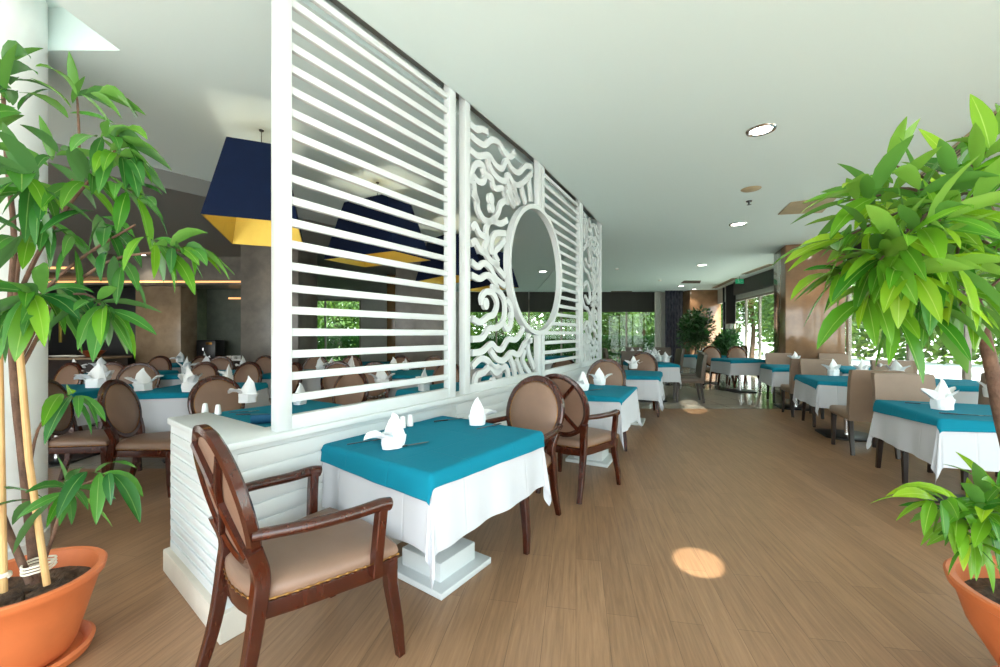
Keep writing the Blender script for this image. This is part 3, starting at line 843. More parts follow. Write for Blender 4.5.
def rowpt(c, heading, a, b):             # a metres along the heading, b metres to the left
    d = hd(heading); return c+d*a+Vector((-d.y, d.x, 0))*b
put_nap(at(392, 449, TZ), .5, 'folded white napkin at the near setting of the nearest table', 'low', 1)
put_nap(at(478, 425.5, TZ), PI+.7, 'upright white napkin at the far setting of the nearest table', 'low', 2)
put_cut('knife', at(409, 447.5, TZ), .62, 'steel knife right of the near napkin on the nearest table')
put_cut('fork', at(366, 444, TZ), .6, 'steel fork left of the near napkin on the nearest table')
put_cut('knife', at(449, 421.5, TZ), .55, 'steel knife left of the far napkin on the nearest table')
put_cut('fork', at(489, 428.5, TZ), .75, 'steel fork right of the far napkin on the nearest table')
put_shaker(at(402.5, 429, TZ), 'white shaker on the nearest table, the one nearer the camera')
put_shaker(at(410, 427, TZ), 'white shaker on the nearest table, the right one of the pair')
m = MB(); m.lathe([(.002, 0), (.03, 0), (.034, .02), (.036, .05), (.032, .05), (.03, .02)], 20); o = m.build('sugar_bowl', M['ceramic']); o.location = at(390, 426, TZ)+Vector((0, 0, .008)); tag(o, 'small white bowl behind the near napkin on the nearest table', 'bowl')
put_nap(at(582, 391, TZ), .3, 'upright white napkin at the near setting of the second table', 'low', 1, 1.1)
put_nap(at(600, 385.5, TZ), PI, 'upright white napkin at the far setting of the second table', 'lily', 2, 1.1)
put_shaker(at(563, 385, TZ), 'left one of two white shakers on the second table'); put_shaker(at(570, 385, TZ), 'right one of two white shakers on the second table')
put_cut('fork', at(596, 391, TZ), .6, 'steel fork beside the near napkin on the second table')
put_nap(at(633, 369, TZ), .3, 'white napkin at the near setting of the third table', 'lily', 1, 1.2)
put_nap(at(640, 367, TZ), 1.3, 'white napkin at the far setting of the third table', 'low', 2, 1.2)
for i, (px, py) in enumerate(((652, 362.5), (659, 361.6), (666, 362.5))):
    put_nap(at(px, py, TZ), i*1.1, f'white napkin on the table beyond the screen, {("leftmost","middle","rightmost")[i]} of three', 'lily', i, 1.2)
for i, (px, py) in enumerate(((632, 356.5), (640, 355.6), (648, 356.5), (655, 355.5))):
    put_nap(at(px, py, TZ), i*.9, f'white napkin on the far table by the back window, {("leftmost","second from left","third from left","rightmost")[i]}', 'lily', i, 1.2)

# --- right-hand row
GR = 'taupe upholstered chairs in the right row'; GT = 'black-based tables in the right row'
RH = 21
rows = []
for i, (fl_, ) in enumerate((((3.09, 2.88),), ((4.0, 5.15),), ((4.8, 7.2),))):
    fl_ = Vector(fl_+(0,)); c = rowpt(fl_, RH, .44, -.44); rows.append(c)
    nm = ('front', 'second', 'third')[i]
    TB.put(c, rz(RH), f'black-based table, {nm} in the right row', GT)
    put_cloths(c, RH, f'the {nm} table of the right row', seed=11+i, near=(i < 2), teal_rot=(.06, -.04, .03)[i], teal_off=(-.02, .0))
    fc = rowpt(c, RH, .72 if i != 1 else .68, .02); BLOCK.put(fc, rz(180+RH), f'taupe leather chair facing us behind the {nm} table of the right row', GR)
    if i: BLOCK.put(rowpt(c, RH, -.78, .12), rz(RH-2), f'taupe leather chair, back to us, at the near side of the {nm} right table', GR)
    c2 = rowpt(c, RH, .02, -1.0)
    TB.put(c2, rz(RH), f'black-based table by the window beside the {nm} right table', GT)
    put_cloths(c2, RH, f'the window table beside the {nm} right table', seed=21+i, teal_rot=.05)
    BLOCK.put(rowpt(c2, RH, .76, .1), rz(180+RH), f'taupe leather chair behind the window table next to the {nm} right table', GR)
    if i: BLOCK.put(rowpt(c2, RH, -.76, .0), rz(RH), f'taupe leather chair by the window at the near side of the {nm} window table', GR)
put_nap(at(942, 410, TZ), .2, 'large white crown napkin on the front right table', 'lily', 1, 1.35)
put_cut('fork', at(972, 417, TZ), -.5, 'steel fork right of the crown napkin on the front right table')
put_cut('knife', at(960, 416, TZ), -.5, 'steel knife right of the crown napkin on the front right table')
put_cut('knife', at(922, 405, TZ), -.4, 'steel knife left of the crown napkin on the front right table')
put_nap(at(833, 376, TZ), .2, 'white crown napkin on the second right table', 'lily', 2, 1.3)
put_nap(at(795, 363.5, TZ), .2, 'white crown napkin on the third right table', 'lily', 0, 1.3)
for i, (px, py, w_) in enumerate(((862, 375, 'window table beside the second right table, left one'), (880, 373.5, 'window table beside the second right table, right one'), (897, 376, 'window table beside the second right table, frontmost'), (818, 363, 'window table beside the third right table'), (992, 398, 'window table beside the front right table'))):
    put_nap(at(px, py, TZ), i, f'white napkin on the {w_}', 'lily', i, 1.25)

# --- tables on the tiles, right of the middle
T6 = Vector((5.62, 9.6, 0))
TB.put(T6, rz(2), 'black-based table before the glass doors', 'tables on the tiled floor'); put_cloths(T6, 2, 'the table before the glass doors', seed=2)
SIDE.put((5.5, 10.4, 0), rz(182), 'oval-backed side chair facing us behind the glass-door table, left one', 'side chairs near the glass doors')
SIDE.put((6.15, 10.4, 0), rz(186), 'oval-backed side chair facing us behind the glass-door table, right one', 'side chairs near the glass doors')
T7 = Vector((5.6, 11.3, 0))
TB.put(T7, rz(-3), 'far table near the potted trees', 'tables on the tiled floor'); put_cloths(T7, -3, 'the far table near the potted trees', seed=0)
SIDE.put((6.4, 11.35, 0), rz(-88), 'oval-backed side chair right of the far table near the potted trees', 'side chairs near the glass doors')
put_nap(at(703, 355.5, TZ), 0, 'left white napkin on the far table near the potted trees', 'lily', 1, 1.1); put_nap(at(713, 355.5, TZ), 1, 'right white napkin on the far table near the potted trees', 'lily', 2, 1.1)

# --- the left dining room
GL = 'side chairs in the left dining room'; GLT = 'tables in the left dining room'
Lt = [  # centre, heading, size, words
    ((-1.6, 3.06), 33, (1.08, 1.08), 'table behind the low return wall'),
    ((-.46, 4.47), 33, (1.05, 1), 'table right behind the first slatted screen'),
    ((.38, 5.85), 30, (1.05, 1), 'table behind the fretwork screen'),
    ((-3.3, 4.55), -2, (1.05, 1), 'white-fronted table left of the slatted screen'),
    ((-4.75, 4.4), -2, (1.1, 1), 'table beside the white column'),
    ((-5.75, 6.25), 0, (1.1, 1), 'second-row table at far left'),
    ((-4.4, 6.3), 0, (1.1, 1), 'second-row table in the middle of the left room'),
    ((-3.0, 6.35), 4, (1.1, 1), 'second-row table behind the slatted screen'),
    ((-1.45, 6.3), 6, (1.1, 1), 'second-row table at the right of the left room'),
    ((-6.15, 8.25), 0, (1.1, 1), 'third-row table at left before the recess'),
    ((-2.7, 8.3), 0, (1.1, 1), 'third-row table between the stone pillars'),
    ((-.1, 8.1), 10, (1.1, 1), 'third-row table seen through the fretwork'),
    ((1.4, 10.6), 10, (1.1, 1), 'far table seen through the round opening'),
]
for i, (c, h_, sz, w_) in enumerate(Lt):
    TB.put((c[0], c[1], 0), rz(h_), w_+', black-based', GLT)
    put_cloths(c, h_, 'the '+w_, seed=i+1, size=sz, teal_half=(.52, .5), drop=.45 if i in (3,) else .33)
Lc = [  # x, y, heading, words
    (-2.42, 3.7, 122, 'big oval-backed chair just above the low return wall end'),
    (-1.75, 4.3, 200, 'oval-backed chair seen low between the two lowest slats'),
    (-3.02, 3.6, 78, 'oval-backed chair with its taupe seat to the right, beside the low return wall'),
    (-3.7, 3.7, 72, 'oval-backed chair beside the white column, leaf in front of it'),
    (-5.96, 5.35, 190, 'oval-backed chair nearest the white column in the row behind the first tables'),
    (-5.38, 5.42, 175, 'oval-backed chair second from the white column behind the first tables'),
    (-4.79, 5.35, 150, 'oval-backed chair third from the white column behind the first tables'),
    (-4.2, 5.5, 185, 'oval-backed chair behind the white-fronted table, left one'),
    (-3.62, 5.52, 192, 'oval-backed chair behind the white-fronted table, middle one'),
    (-3.03, 5.45, 215, 'oval-backed chair just left of the first screen post'),
    (-2.36, 5.6, 185, 'oval-backed chair behind the left end of the slatted screen'),
    (-1.7, 5.45, 170, 'oval-backed chair behind the middle of the slatted screen'),
    (-.85, 5.6, 200, 'oval-backed chair behind the right end of the slatted screen'),
    (-6.1, 7.05, 180, 'third-row oval-backed chair at far left'),
    (-5.42, 7.1, 188, 'third-row oval-backed chair second from left'),
    (-4.93, 7.0, 172, 'third-row oval-backed chair before the coffee counter, left one'),
    (-4.3, 7.15, 186, 'third-row oval-backed chair before the coffee counter, right one'),
    (-3.35, 7.2, 178, 'third-row oval-backed chair behind the slats, left one'),
    (-2.75, 7.15, 190, 'third-row oval-backed chair behind the slats, middle one'),
    (-1.8, 7.1, 182, 'third-row oval-backed chair behind the slats, right one'),
    (-1.15, 7.05, 175, 'third-row oval-backed chair right of the stone pillar'),
    (.95, 6.6, 205, 'oval-backed chair behind the table by the fretwork screen'),
]
for x, y, h_, w_ in Lc:
    SIDE.put((x, y, 0), rz(h_), w_, GL, .93)
Ln = [ # px, py, kind, scale, words
    (247, 403, 'low', 1.25, 'big folded napkin on the table behind the low return wall'),
    (300, 405, 'low', 1.0, 'folded napkin behind the lowest slat near the first post'),
    (190, 392, 'lily', 1.5, 'large crumpled napkin on the white-fronted table'),
    (144, 391, 'lily', 1.3, 'standing napkin at the left end of the white-fronted table'),
    (228, 381.5, 'low', 1.2, 'napkin standing just behind the big oval chair'),
    (96, 388, 'low', 1.5, 'napkin on the table beside the white column, front one'),
    (103, 384, 'lily', 1.3, 'napkin on the table beside the white column, back one'),
    (75, 373.5, 'low', 1.2, 'napkin on the second-row table at far left, left one'),
    (102, 373, 'lily', 1.3, 'napkin on the second-row table at far left, right one'),
    (186, 373.5, 'lily', 1.4, 'napkin on the middle second-row table, left one'),
    (205, 371, 'low', 1.3, 'napkin on the middle second-row table, right one'),
    (243, 370.5, 'low', 1.3, 'napkin just left of the first screen post in the second row'),
    (321, 371, 'low', 1.2, 'napkin seen through the slats, leftmost of the row'),
    (332, 371.5, 'lily', 1.2, 'napkin seen through the slats, second of the row'),
    (351, 370.5, 'low', 1.3, 'napkin seen through the slats, third of the row'),
    (393, 371, 'low', 1.2, 'napkin seen through the slats, fourth of the row'),
    (406, 370.5, 'lily', 1.1, 'napkin seen through the slats, fifth of the row'),
    (382, 386.5, 'lily', 1.2, 'open napkin behind the slats in the middle of the screen'),
    (424, 391, 'low', 1.3, 'napkin behind the lowest slats at the right of the screen'),
    (497, 378.5, 'lily', 1.1, 'napkin seen low through the fretwork screen'),
    (180, 362.5, 'low', 1.2, 'napkin on the third-row table, left one'),
    (205, 362.5, 'lily', 1.2, 'napkin on the third-row table, right one'),
]
for i, (px, py, k, s_, w_) in enumerate(Ln): put_nap(at(px, py, TZ), i*1.3, w_, k, i, s_)
put_shaker(at(205, 414, TZ), 'left white shaker on the table behind the low return wall'); put_shaker(at(218, 415.5, TZ), 'right white shaker on the table behind the low return wall')
put_cut('fork', at(244, 413.5, TZ), .3, 'fork on the table behind the low return wall'); put_cut('knife', at(252, 416, TZ), .1, 'knife on the table behind the low return wall')
m = MB(); m.tube([(-.07, 0, .03), (.07, 0, .03)], .03, 16); 
for k in range(5): m.tube([(-.068+.0015*k, 0, .03), (-.071, 0, .03)], .03-.005*k, 16)
o = m.build('rolled_napkin', M['bluecloth']); o.location = at(269, 425, TZ)+Vector((-.05, .02, .006)); o.rotation_euler = (0, 0, .5); tag(o, 'rolled blue napkin by the first screen post', 'napkin')

# ------------------------------------------------------------------ plants in terracotta pots
def bezier_branch(mb, pts, r0, r1, n=7):
    pts = smooth(pts, 4); k = len(pts)
    mb.tube(pts, [r0+(r1-r0)*i/(k-1) for i in range(k)], n)
    return pts
def leaf_cluster(mb, tip, d, n, L, rng, spread=1.0, light=.35, droop=1.6, back=.1):
    n = int(n*1.25)
    d = Vector(d).normalized()
    a = d.cross(Vector((0, 0, 1))); a = a.normalized() if a.length > .1 else Vector((1, 0, 0)); b = d.cross(a)
    for i in range(n):
        f = i/max(1, n-1); ang = i*2.4+rng.uniform(-.4, .4)
        pos = Vector(tip)-d*back*(1-f)
        rad = a*math.cos(ang)+b*math.sin(ang)
        ld = d*(.35+.65*f)+rad*spread*(1.15-.5*f)+Vector((rng.uniform(-.25, .25), rng.uniform(-.25, .25), rng.uniform(-.1, .3)))
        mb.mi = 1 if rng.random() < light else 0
        l_ = L*rng.uniform(.8, 1.35)
        mb.leaf(pos, ld, l_, l_*rng.uniform(.2, .27), droop*rng.uniform(.35, 1.2), rng.uniform(-.9, .9), rng.uniform(.15, .5))
def pot(name, label, c, zr=.36, r=.25, rb=.17):
    t = thing(name, label, 'potted plant', c)
    m = MB(); m.lathe([(.01, .03), (rb, .03), (rb+.015, .06), (r*.82, zr*.62), (r*.93, zr-.045), (r*.985, zr-.035), (r, zr-.02), (r*1.01, zr-.006), (r*.985, zr), (r*.9, zr-.004), (r*.87, zr-.05), (r*.84, zr-.1)], 56); m.build('pot', M['terra'], t, 40)
    m = MB(); m.lathe([(.01, .004), (rb+.03, .0), (rb+.06, .012), (rb+.07, .042), (rb+.058, .052), (rb+.045, .045), (rb+.03, .022), (.01, .02)], 48); m.build('saucer', M['terra'], t, 40)
    m = MB(); rings = []
    for k in range(9): rings.append([Vector((r*.87*(k/8)*math.cos(2*PI*j/36)+.0001, r*.87*(k/8)*math.sin(2*PI*j/36), zr-.075+.02*noise.noise(Vector((k*.9, j*.7, 1))))) for j in range(36)])
    m.loft(rings, cap=False)
    stuff_ = m.build('soil', M['soil'], t, 60)
    return t
def q(px, py, Y): return atY(px, py, Y)

PL = Vector((-1.94, 1.67, 0)); rng = random.Random(21)
t = pot('potted_ficus', 'tall ficus with long drooping leaves in a terracotta pot, by the white column at left', PL, .36, .245, .14)
def loc(v): return Vector(v)-PL
tr = MB(); fo = MB()
def Br(pts, r0, r1): return bezier_branch(tr, [loc(q(*p)) for p in pts], r0, r1)
Br([(36, 583, 1.7), (24, 470, 1.7), (14, 380, 1.72), (11, 300, 1.72), (14, 235, 1.72), (6, 150, 1.7), (2, 60, 1.68)], .017, .006)
Br([(37, 583, 1.72), (30, 480, 1.76), (20, 390, 1.78), (14, 320, 1.78), (30, 270, 1.75), (62, 215, 1.7), (98, 170, 1.62)], .015, .005)
Br([(30, 583, 1.64), (-12, 470, 1.64), (-20, 330, 1.62), (-10, 200, 1.6), (-6, 90, 1.6)], .013, .005)
Br([(14, 330, 1.75), (50, 285, 1.7), (90, 252, 1.62), (135, 225, 1.55)], .008, .004)
Br([(20, 370, 1.75), (60, 300, 1.68), (108, 262, 1.6), (160, 252, 1.52), (192, 250, 1.48)], .008, .003)
Br([(20, 360, 1.73), (50, 306, 1.62), (85, 294, 1.55), (108, 312, 1.5)], .007, .003)
Br([(28, 480, 1.74), (38, 430, 1.68), (62, 402, 1.6), (80, 397, 1.56)], .006, .003)
Br([(40, 575, 1.7), (58, 520, 1.62), (66, 490, 1.58), (80, 485, 1.55), (112, 474, 1.5)], .007, .003)
Br([(15, 300, 1.72), (20, 250, 1.62), (25, 200, 1.52), (22, 178, 1.48)], .007, .003)
Br([(10, 330, 1.7), (20, 310, 1.55), (25, 300, 1.45), (28, 296, 1.4)], .007, .003)
Br([(62, 215, 1.7), (78, 160, 1.66), (78, 110, 1.63), (76, 92, 1.62)], .006, .003)
Br([(98, 170, 1.62), (115, 150, 1.55), (118, 135, 1.5)], .004, .003)
Br([(48, 290, 1.72), (38, 330, 1.7), (40, 300, 1.8)], .005, .003)
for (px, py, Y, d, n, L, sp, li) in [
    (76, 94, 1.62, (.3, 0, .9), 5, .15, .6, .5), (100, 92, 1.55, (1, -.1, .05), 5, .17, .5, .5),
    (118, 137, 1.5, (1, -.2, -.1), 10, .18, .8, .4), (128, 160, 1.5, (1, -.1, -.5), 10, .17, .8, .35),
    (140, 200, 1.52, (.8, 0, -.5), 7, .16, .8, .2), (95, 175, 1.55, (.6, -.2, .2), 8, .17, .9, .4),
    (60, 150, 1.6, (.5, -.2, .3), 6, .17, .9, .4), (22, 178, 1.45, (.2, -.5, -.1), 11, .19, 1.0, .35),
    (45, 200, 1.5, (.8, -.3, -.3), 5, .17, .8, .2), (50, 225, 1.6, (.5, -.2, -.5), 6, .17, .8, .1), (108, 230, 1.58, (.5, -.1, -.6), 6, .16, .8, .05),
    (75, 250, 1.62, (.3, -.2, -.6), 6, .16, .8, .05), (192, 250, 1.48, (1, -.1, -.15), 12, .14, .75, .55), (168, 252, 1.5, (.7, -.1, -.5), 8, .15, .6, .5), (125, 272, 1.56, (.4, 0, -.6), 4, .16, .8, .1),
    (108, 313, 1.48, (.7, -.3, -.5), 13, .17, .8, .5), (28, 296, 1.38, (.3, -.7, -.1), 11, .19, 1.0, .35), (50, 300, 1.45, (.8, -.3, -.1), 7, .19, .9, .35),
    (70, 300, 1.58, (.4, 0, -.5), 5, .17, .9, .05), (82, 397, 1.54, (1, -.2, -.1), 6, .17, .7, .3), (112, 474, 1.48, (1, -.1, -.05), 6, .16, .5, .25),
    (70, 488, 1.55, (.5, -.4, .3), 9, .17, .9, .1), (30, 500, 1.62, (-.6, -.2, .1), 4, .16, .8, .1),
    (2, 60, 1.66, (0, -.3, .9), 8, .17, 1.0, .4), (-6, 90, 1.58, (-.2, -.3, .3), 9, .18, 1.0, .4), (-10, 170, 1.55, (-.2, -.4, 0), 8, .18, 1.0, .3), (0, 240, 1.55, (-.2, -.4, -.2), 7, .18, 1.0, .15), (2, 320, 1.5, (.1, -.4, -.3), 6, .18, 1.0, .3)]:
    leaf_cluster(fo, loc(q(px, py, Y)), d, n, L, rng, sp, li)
tr.build('trunk', M['bark'], t, 60); fo.build('foliage', [M['leaf'], M['leafb']], t, 180, recalc=False)
m = MB(); bm_ = [loc(q(47, 585, 1.62)), loc(q(29, 460, 1.62)), loc(q(18, 330, 1.62))]; m.tube(bm_, .011, 10); m.build('cane', M['bamboo'], t)
m = MB(); m.tube([loc(q(4, 592, 1.6)), loc(q(1, 450, 1.6)), loc(q(-2, 300, 1.6))], .011, 10); m.build('cane', M['bamboo'], t)
m = MB()
for k in range(3):
    c = loc(q(39, 562+k*3, 1.66)); m.tube([c+Vector((.045*math.cos(a*PI/8), .05*math.sin(a*PI/8), .003*math.sin(a))) for a in range(17)], .004, 6)
c = loc(q(3, 577, 1.6)); m.tube([c+Vector((.02*math.cos(a*PI/8), .02*math.sin(a*PI/8), .002*a/4)) for a in range(33)], .005, 6)
m.build('tie', M['tie'], t)

PR = Vector((1.99, 1.43, 0)); rng = random.Random(5)
t = pot('potted_ficus', 'bushy bright green ficus in a terracotta pot at the right edge', PR, .42, .3, .12)
_q = q
def q(px, py, Y): return _q(px, py, Y-.24)
def loc(v): return Vector(v)-PR
tr = MB(); fo = MB()
Br([(1062, 612, 1.68), (1028, 510, 1.7), (1004, 425, 1.72), (990, 360, 1.74), (975, 300, 1.72), (962, 250, 1.7), (950, 200, 1.68)], .03, .01)
Br([(1078, 612, 1.7), (1045, 460, 1.76), (1020, 340, 1.78), (1015, 230, 1.78), (1010, 160, 1.75)], .02, .008)
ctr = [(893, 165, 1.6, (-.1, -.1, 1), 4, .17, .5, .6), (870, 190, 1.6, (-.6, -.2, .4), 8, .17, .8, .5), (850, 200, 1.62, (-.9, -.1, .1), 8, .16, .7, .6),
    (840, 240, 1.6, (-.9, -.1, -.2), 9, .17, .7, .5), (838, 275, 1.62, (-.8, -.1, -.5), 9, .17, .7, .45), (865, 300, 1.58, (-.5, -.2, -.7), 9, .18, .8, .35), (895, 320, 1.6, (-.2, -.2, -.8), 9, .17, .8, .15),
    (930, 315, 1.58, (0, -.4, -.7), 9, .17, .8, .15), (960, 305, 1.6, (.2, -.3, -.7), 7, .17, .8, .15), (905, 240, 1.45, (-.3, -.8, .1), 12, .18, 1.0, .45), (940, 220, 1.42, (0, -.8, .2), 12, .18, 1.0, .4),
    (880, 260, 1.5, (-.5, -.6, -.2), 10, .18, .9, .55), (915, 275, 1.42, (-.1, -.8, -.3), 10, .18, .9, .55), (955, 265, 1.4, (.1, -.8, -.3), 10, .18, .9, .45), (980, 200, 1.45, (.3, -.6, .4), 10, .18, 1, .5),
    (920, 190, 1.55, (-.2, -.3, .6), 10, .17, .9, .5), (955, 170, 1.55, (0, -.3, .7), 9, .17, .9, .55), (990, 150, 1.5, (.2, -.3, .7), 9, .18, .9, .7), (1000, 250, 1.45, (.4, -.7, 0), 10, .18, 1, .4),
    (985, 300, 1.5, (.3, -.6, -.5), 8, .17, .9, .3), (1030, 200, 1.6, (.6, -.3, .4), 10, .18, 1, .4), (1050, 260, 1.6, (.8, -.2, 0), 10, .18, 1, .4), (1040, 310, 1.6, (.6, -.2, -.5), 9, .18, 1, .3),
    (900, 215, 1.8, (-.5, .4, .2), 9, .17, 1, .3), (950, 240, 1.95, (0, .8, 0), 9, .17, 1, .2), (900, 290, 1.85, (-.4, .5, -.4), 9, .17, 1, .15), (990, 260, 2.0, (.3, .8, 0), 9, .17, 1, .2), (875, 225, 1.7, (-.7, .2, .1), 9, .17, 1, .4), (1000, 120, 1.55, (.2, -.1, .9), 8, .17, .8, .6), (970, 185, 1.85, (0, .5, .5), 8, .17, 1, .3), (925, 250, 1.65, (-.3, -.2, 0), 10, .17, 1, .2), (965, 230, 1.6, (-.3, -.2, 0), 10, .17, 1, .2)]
hubs = [q(975, 300, 1.72), q(962, 250, 1.7), q(950, 205, 1.68), q(1010, 240, 1.78)]
for (px, py, Y, d, n, L, sp, li) in ctr:
    P = q(px, py, Y); hb = min(hubs, key=lambda h: (h-P).length)
    bezier_branch(tr, [loc(hb), loc(hb.lerp(P, .5)+Vector((0, 0, .03))), loc(P)], .006, .003, 6)
    leaf_cluster(fo, loc(P), d, n, L*1.0, rng, sp, li, 1.05, .12)
for (pts, d, n, li) in [([(1050, 605, 1.7), (1000, 540, 1.7), (962, 512, 1.62), (930, 502, 1.58)], (-1, -.1, -.1), 9, .4), ([(1050, 605, 1.68), (1005, 545, 1.68), (985, 505, 1.62)], (-.2, -.4, .6), 8, .15), ([(1055, 605, 1.66), (1010, 545, 1.6), (990, 520, 1.55)], (-.5, -.7, 0), 9, .1), ([(1045, 605, 1.68), (985, 535, 1.66), (955, 520, 1.6)], (-.7, -.3, -.1), 8, .35), ([(1058, 605, 1.66), (1025, 540, 1.65), (1015, 500, 1.6)], (.3, -.4, .3), 8, .2), ([(1050, 605, 1.68), (1005, 550, 1.62), (975, 545, 1.56)], (-.6, -.6, -.2), 8, .2), ([(1055, 605, 1.68), (1020, 530, 1.64), (1000, 490, 1.6)], (-.3, -.3, .6), 8, .25)]:
    Br(pts, .006, .003); leaf_cluster(fo, loc(q(*pts[-1])), d, n, .15, rng, .9, li, 1.3, .1)
tr.build('trunk', M['bark'], t, 60); fo.build('foliage', [M['leafb'], M['leaf2']], t, 180, recalc=False)

q = _q
# potted trees before the back wall
def bush(mb, c, r, n, rng, L=.14, sz=(1, 1, 1), w=.4):
    for _ in range(n):
        v = Vector((rng.gauss(0, 1), rng.gauss(0, 1), rng.gauss(0, 1))).normalized()*(rng.random()**.4)
        p = Vector(c)+Vector((v.x*r*sz[0], v.y*r*sz[1], v.z*r*sz[2]))
        d = v+Vector((rng.uniform(-.7, .7), rng.uniform(-.7, .7), rng.uniform(-.5, .5)))
        q_ = d.normalized()*L*rng.uniform(.6, 1.2); sd = q_.cross(Vector((rng.uniform(-1, 1), rng.uniform(-1, 1), 1))).normalized()*L*w*.5
        a, b_, c_, d_2 = (mb.bm.verts.new(x) for x in (p, p+q_*.5-sd, p+q_, p+q_*.5+sd))
        mb._face((a, b_, c_, d_2), ((.5, 0), (0, .5), (.5, 1), (1, .5)))
rng = random.Random(3)
for nm, c, hgt, r, lab in (('potted_tree', (7.75, 16.3, 0), 2.3, .65, 'tall dark green potted tree before the brown marble pillar at the back'), ('potted_shrub', (8.3, 15.0, 0), 1.35, .42, 'bushy potted shrub right of the tall tree at the back')):
    t = thing(nm, lab, 'potted plant', c)
    m = MB(); m.lathe([(.01, .0), (.17, 0), (.24, .36), (.25, .4), (.22, .4), (.2, .34), (.01, .34)], 28); m.build('pot', M['darkwood'], t)
    m = MB(); m.tube(smooth([(0, 0, .3), (.03, .02, hgt*.4), (-.03, 0, hgt*.8)], 4), .025, 8)
    for a in range(5): m.tube([(0, 0, hgt*.45), (.3*r*math.cos(a*1.3), .3*r*math.sin(a*1.3), hgt*.8)], .012, 6)
    m.build('trunk', M['bark'], t)
    m = MB()
    for k in range(9):
        a = k*2.4; bush(m, (r*.5*math.cos(a), r*.4*math.sin(a), hgt*(.42+.52*k/9)), r*.55, 260, rng, .19)
    m.build('foliage', M['darkleaf'], t, 180, recalc=False)

# ------------------------------------------------------------------ pendant lamps
def lamp(c, heading, label, bz=2.25, tz=2.95, bw=(.66, 1.12), k=.62, first=[]):
    if not first:
        t = thing('pendant_lamp', '', 'pendant lamp')
        def rect(w, l, z): return [Vector((-w/2, -l/2, z)), Vector((w/2, -l/2, z)), Vector((w/2, l/2, z)), Vector((-w/2, l/2, z))]
        m = MB(); h = tz-bz
        m.loft([rect(bw[0], bw[1], 0), rect(bw[0]*k, bw[1]*k, h)], cap=False); m.build('shade', M['navy'], t, 20)
        m = MB(); m.loft([rect(bw[0]-.002, bw[1]-.002, 0), rect(bw[0]-.016, bw[1]-.016, .001), rect(bw[0]*k-.014, bw[1]*k-.014, h)], cap=False); m.build('lining', M['gold'], t, 20)
        m = MB(); m.bar((-bw[0]*k/2, 0, h-.03), (bw[0]*k/2, 0, h-.03), .012, .012); m.bar((0, -bw[1]*k/2, h-.03), (0, bw[1]*k/2, h-.03), .012, .012); m.lathe([(.02, h-.16), (.024, h-.05), (.004, h-.03), (.003, CEIL+.02-bz-.01), (.02, CEIL+.02-bz-.01), (.02, CEIL+.02-bz)], 14); m.build('hanger', M['black'], t)
        m = MB(); m.ball((0, 0, h-.2), .045, 2); m.build('bulb', M['lampglow'], t)
        first.append(t)
        r = t; r.location = (c[0], c[1], bz); r.rotation_euler = (0, 0, rz(heading)); r['label'] = label; r['group'] = 'big navy pendant lamps'
    else: r = dup(first[0], (c[0], c[1], bz), rz(heading), label, 'big navy pendant lamps')
    l = bpy.data.lights.new('lamp_bulb_light', 'POINT'); l.energy = 7; l.color = (1, .9, .72); l.shadow_soft_size = .06
    o = bpy.data.objects.new('lamp_bulb_light', l); C.objects.link(o); o.parent = r; o.location = (0, 0, .32)
lamp((-2.17, 3.73), -23, 'navy pendant lamp with gold lining, left of the first screen post')
lamp((-1.5, 5.02), -62, 'navy pendant lamp with gold lining, seen through the slats')
lamp((-.86, 6.9), -40, 'navy pendant lamp with gold lining, behind the gap between the first two screens')
lamp((-.22, 8.3), -35, 'navy pendant lamp with gold lining, its right edge seen in the round opening')

# ------------------------------------------------------------------ ceiling fittings
def downlight(c, label, spot=8, z=CEIL, r=.085):
    t = thing('downlight', label, 'ceiling light', (c[0], c[1], z), 0, 'round ceiling downlights')
    m = MB(); m.lathe([(r, -.001), (r+.012, -.012), (r+.03, -.008), (r+.036, 0)], 32); m.build('trim_ring', M['chrome'], t)
    m = MB(); m.lathe([(.001, -.006), (r, -.004)], 32); m.build('lens', M['lampglow'], t)
    if spot:
        l = bpy.data.lights.new('downlight_beam', 'SPOT'); l.energy = spot; l.spot_size = math.radians(100); l.spot_blend = .6; l.color = (1, .9, .75); l.shadow_soft_size = .08
        o = bpy.data.objects.new('downlight_beam', l); C.objects.link(o); o.parent = t; o.location = (0, 0, -.03)
for px, py, w_ in ((761, 130, 'nearest, large in the upper right'), (738, 224, 'second along the right ceiling'), (702, 265, 'third along the right ceiling'), (681, 286, 'farthest along the right ceiling')):
    downlight(at(px, py, CEIL), f'round lit downlight in the ceiling, {w_}', 25, r=.085 if py == 130 else .1)
downlight((6.15, 7.75), 'round downlight washing the top of the brown marble pillar', 60)
downlight((8.0, 16.9), 'round downlight washing the far brown pillar', 60)
downlight(at(542.7, 271.4, CEIL+.02), 'round downlight seen through the round opening, upper one', 12, CEIL+.02, .11)
downlight(at(553, 285, CEIL+.02), 'round downlight seen through the round opening, lower one', 12, CEIL+.02, .13)
downlight(at(100, 255, 3.0), 'small downlight in the grey soffit behind the left ficus', 10, 3.0, .09)
downlight((-7.5, 8.55), 'small added downlight brightening the beige stone wall at far left', 60, 3.0, .09)  # this and the next two are added to brighten the left room's back
downlight((-5.7, 9.3), 'small added downlight brightening the coffee counter', 40, 3.0, .09)
downlight((-9.0, 7.4), 'small added downlight brightening the buffet', 50, 3.0, .09)
downlight((-4.2, 7.1), 'small downlight before the grey stone pillar', 25, 3.0, .09)
m = MB(); m.lathe([(.001, -.012), (.1, -.01), (.115, 0)], 36); o = m.build('ceiling_speaker', M['vent']); o.location = at(751, 189, CEIL); tag(o, 'round grey ceiling speaker between two downlights', 'speaker')
t = thing('sprinkler', 'small dark sprinkler head under the ceiling', 'sprinkler', at(749, 201, CEIL))
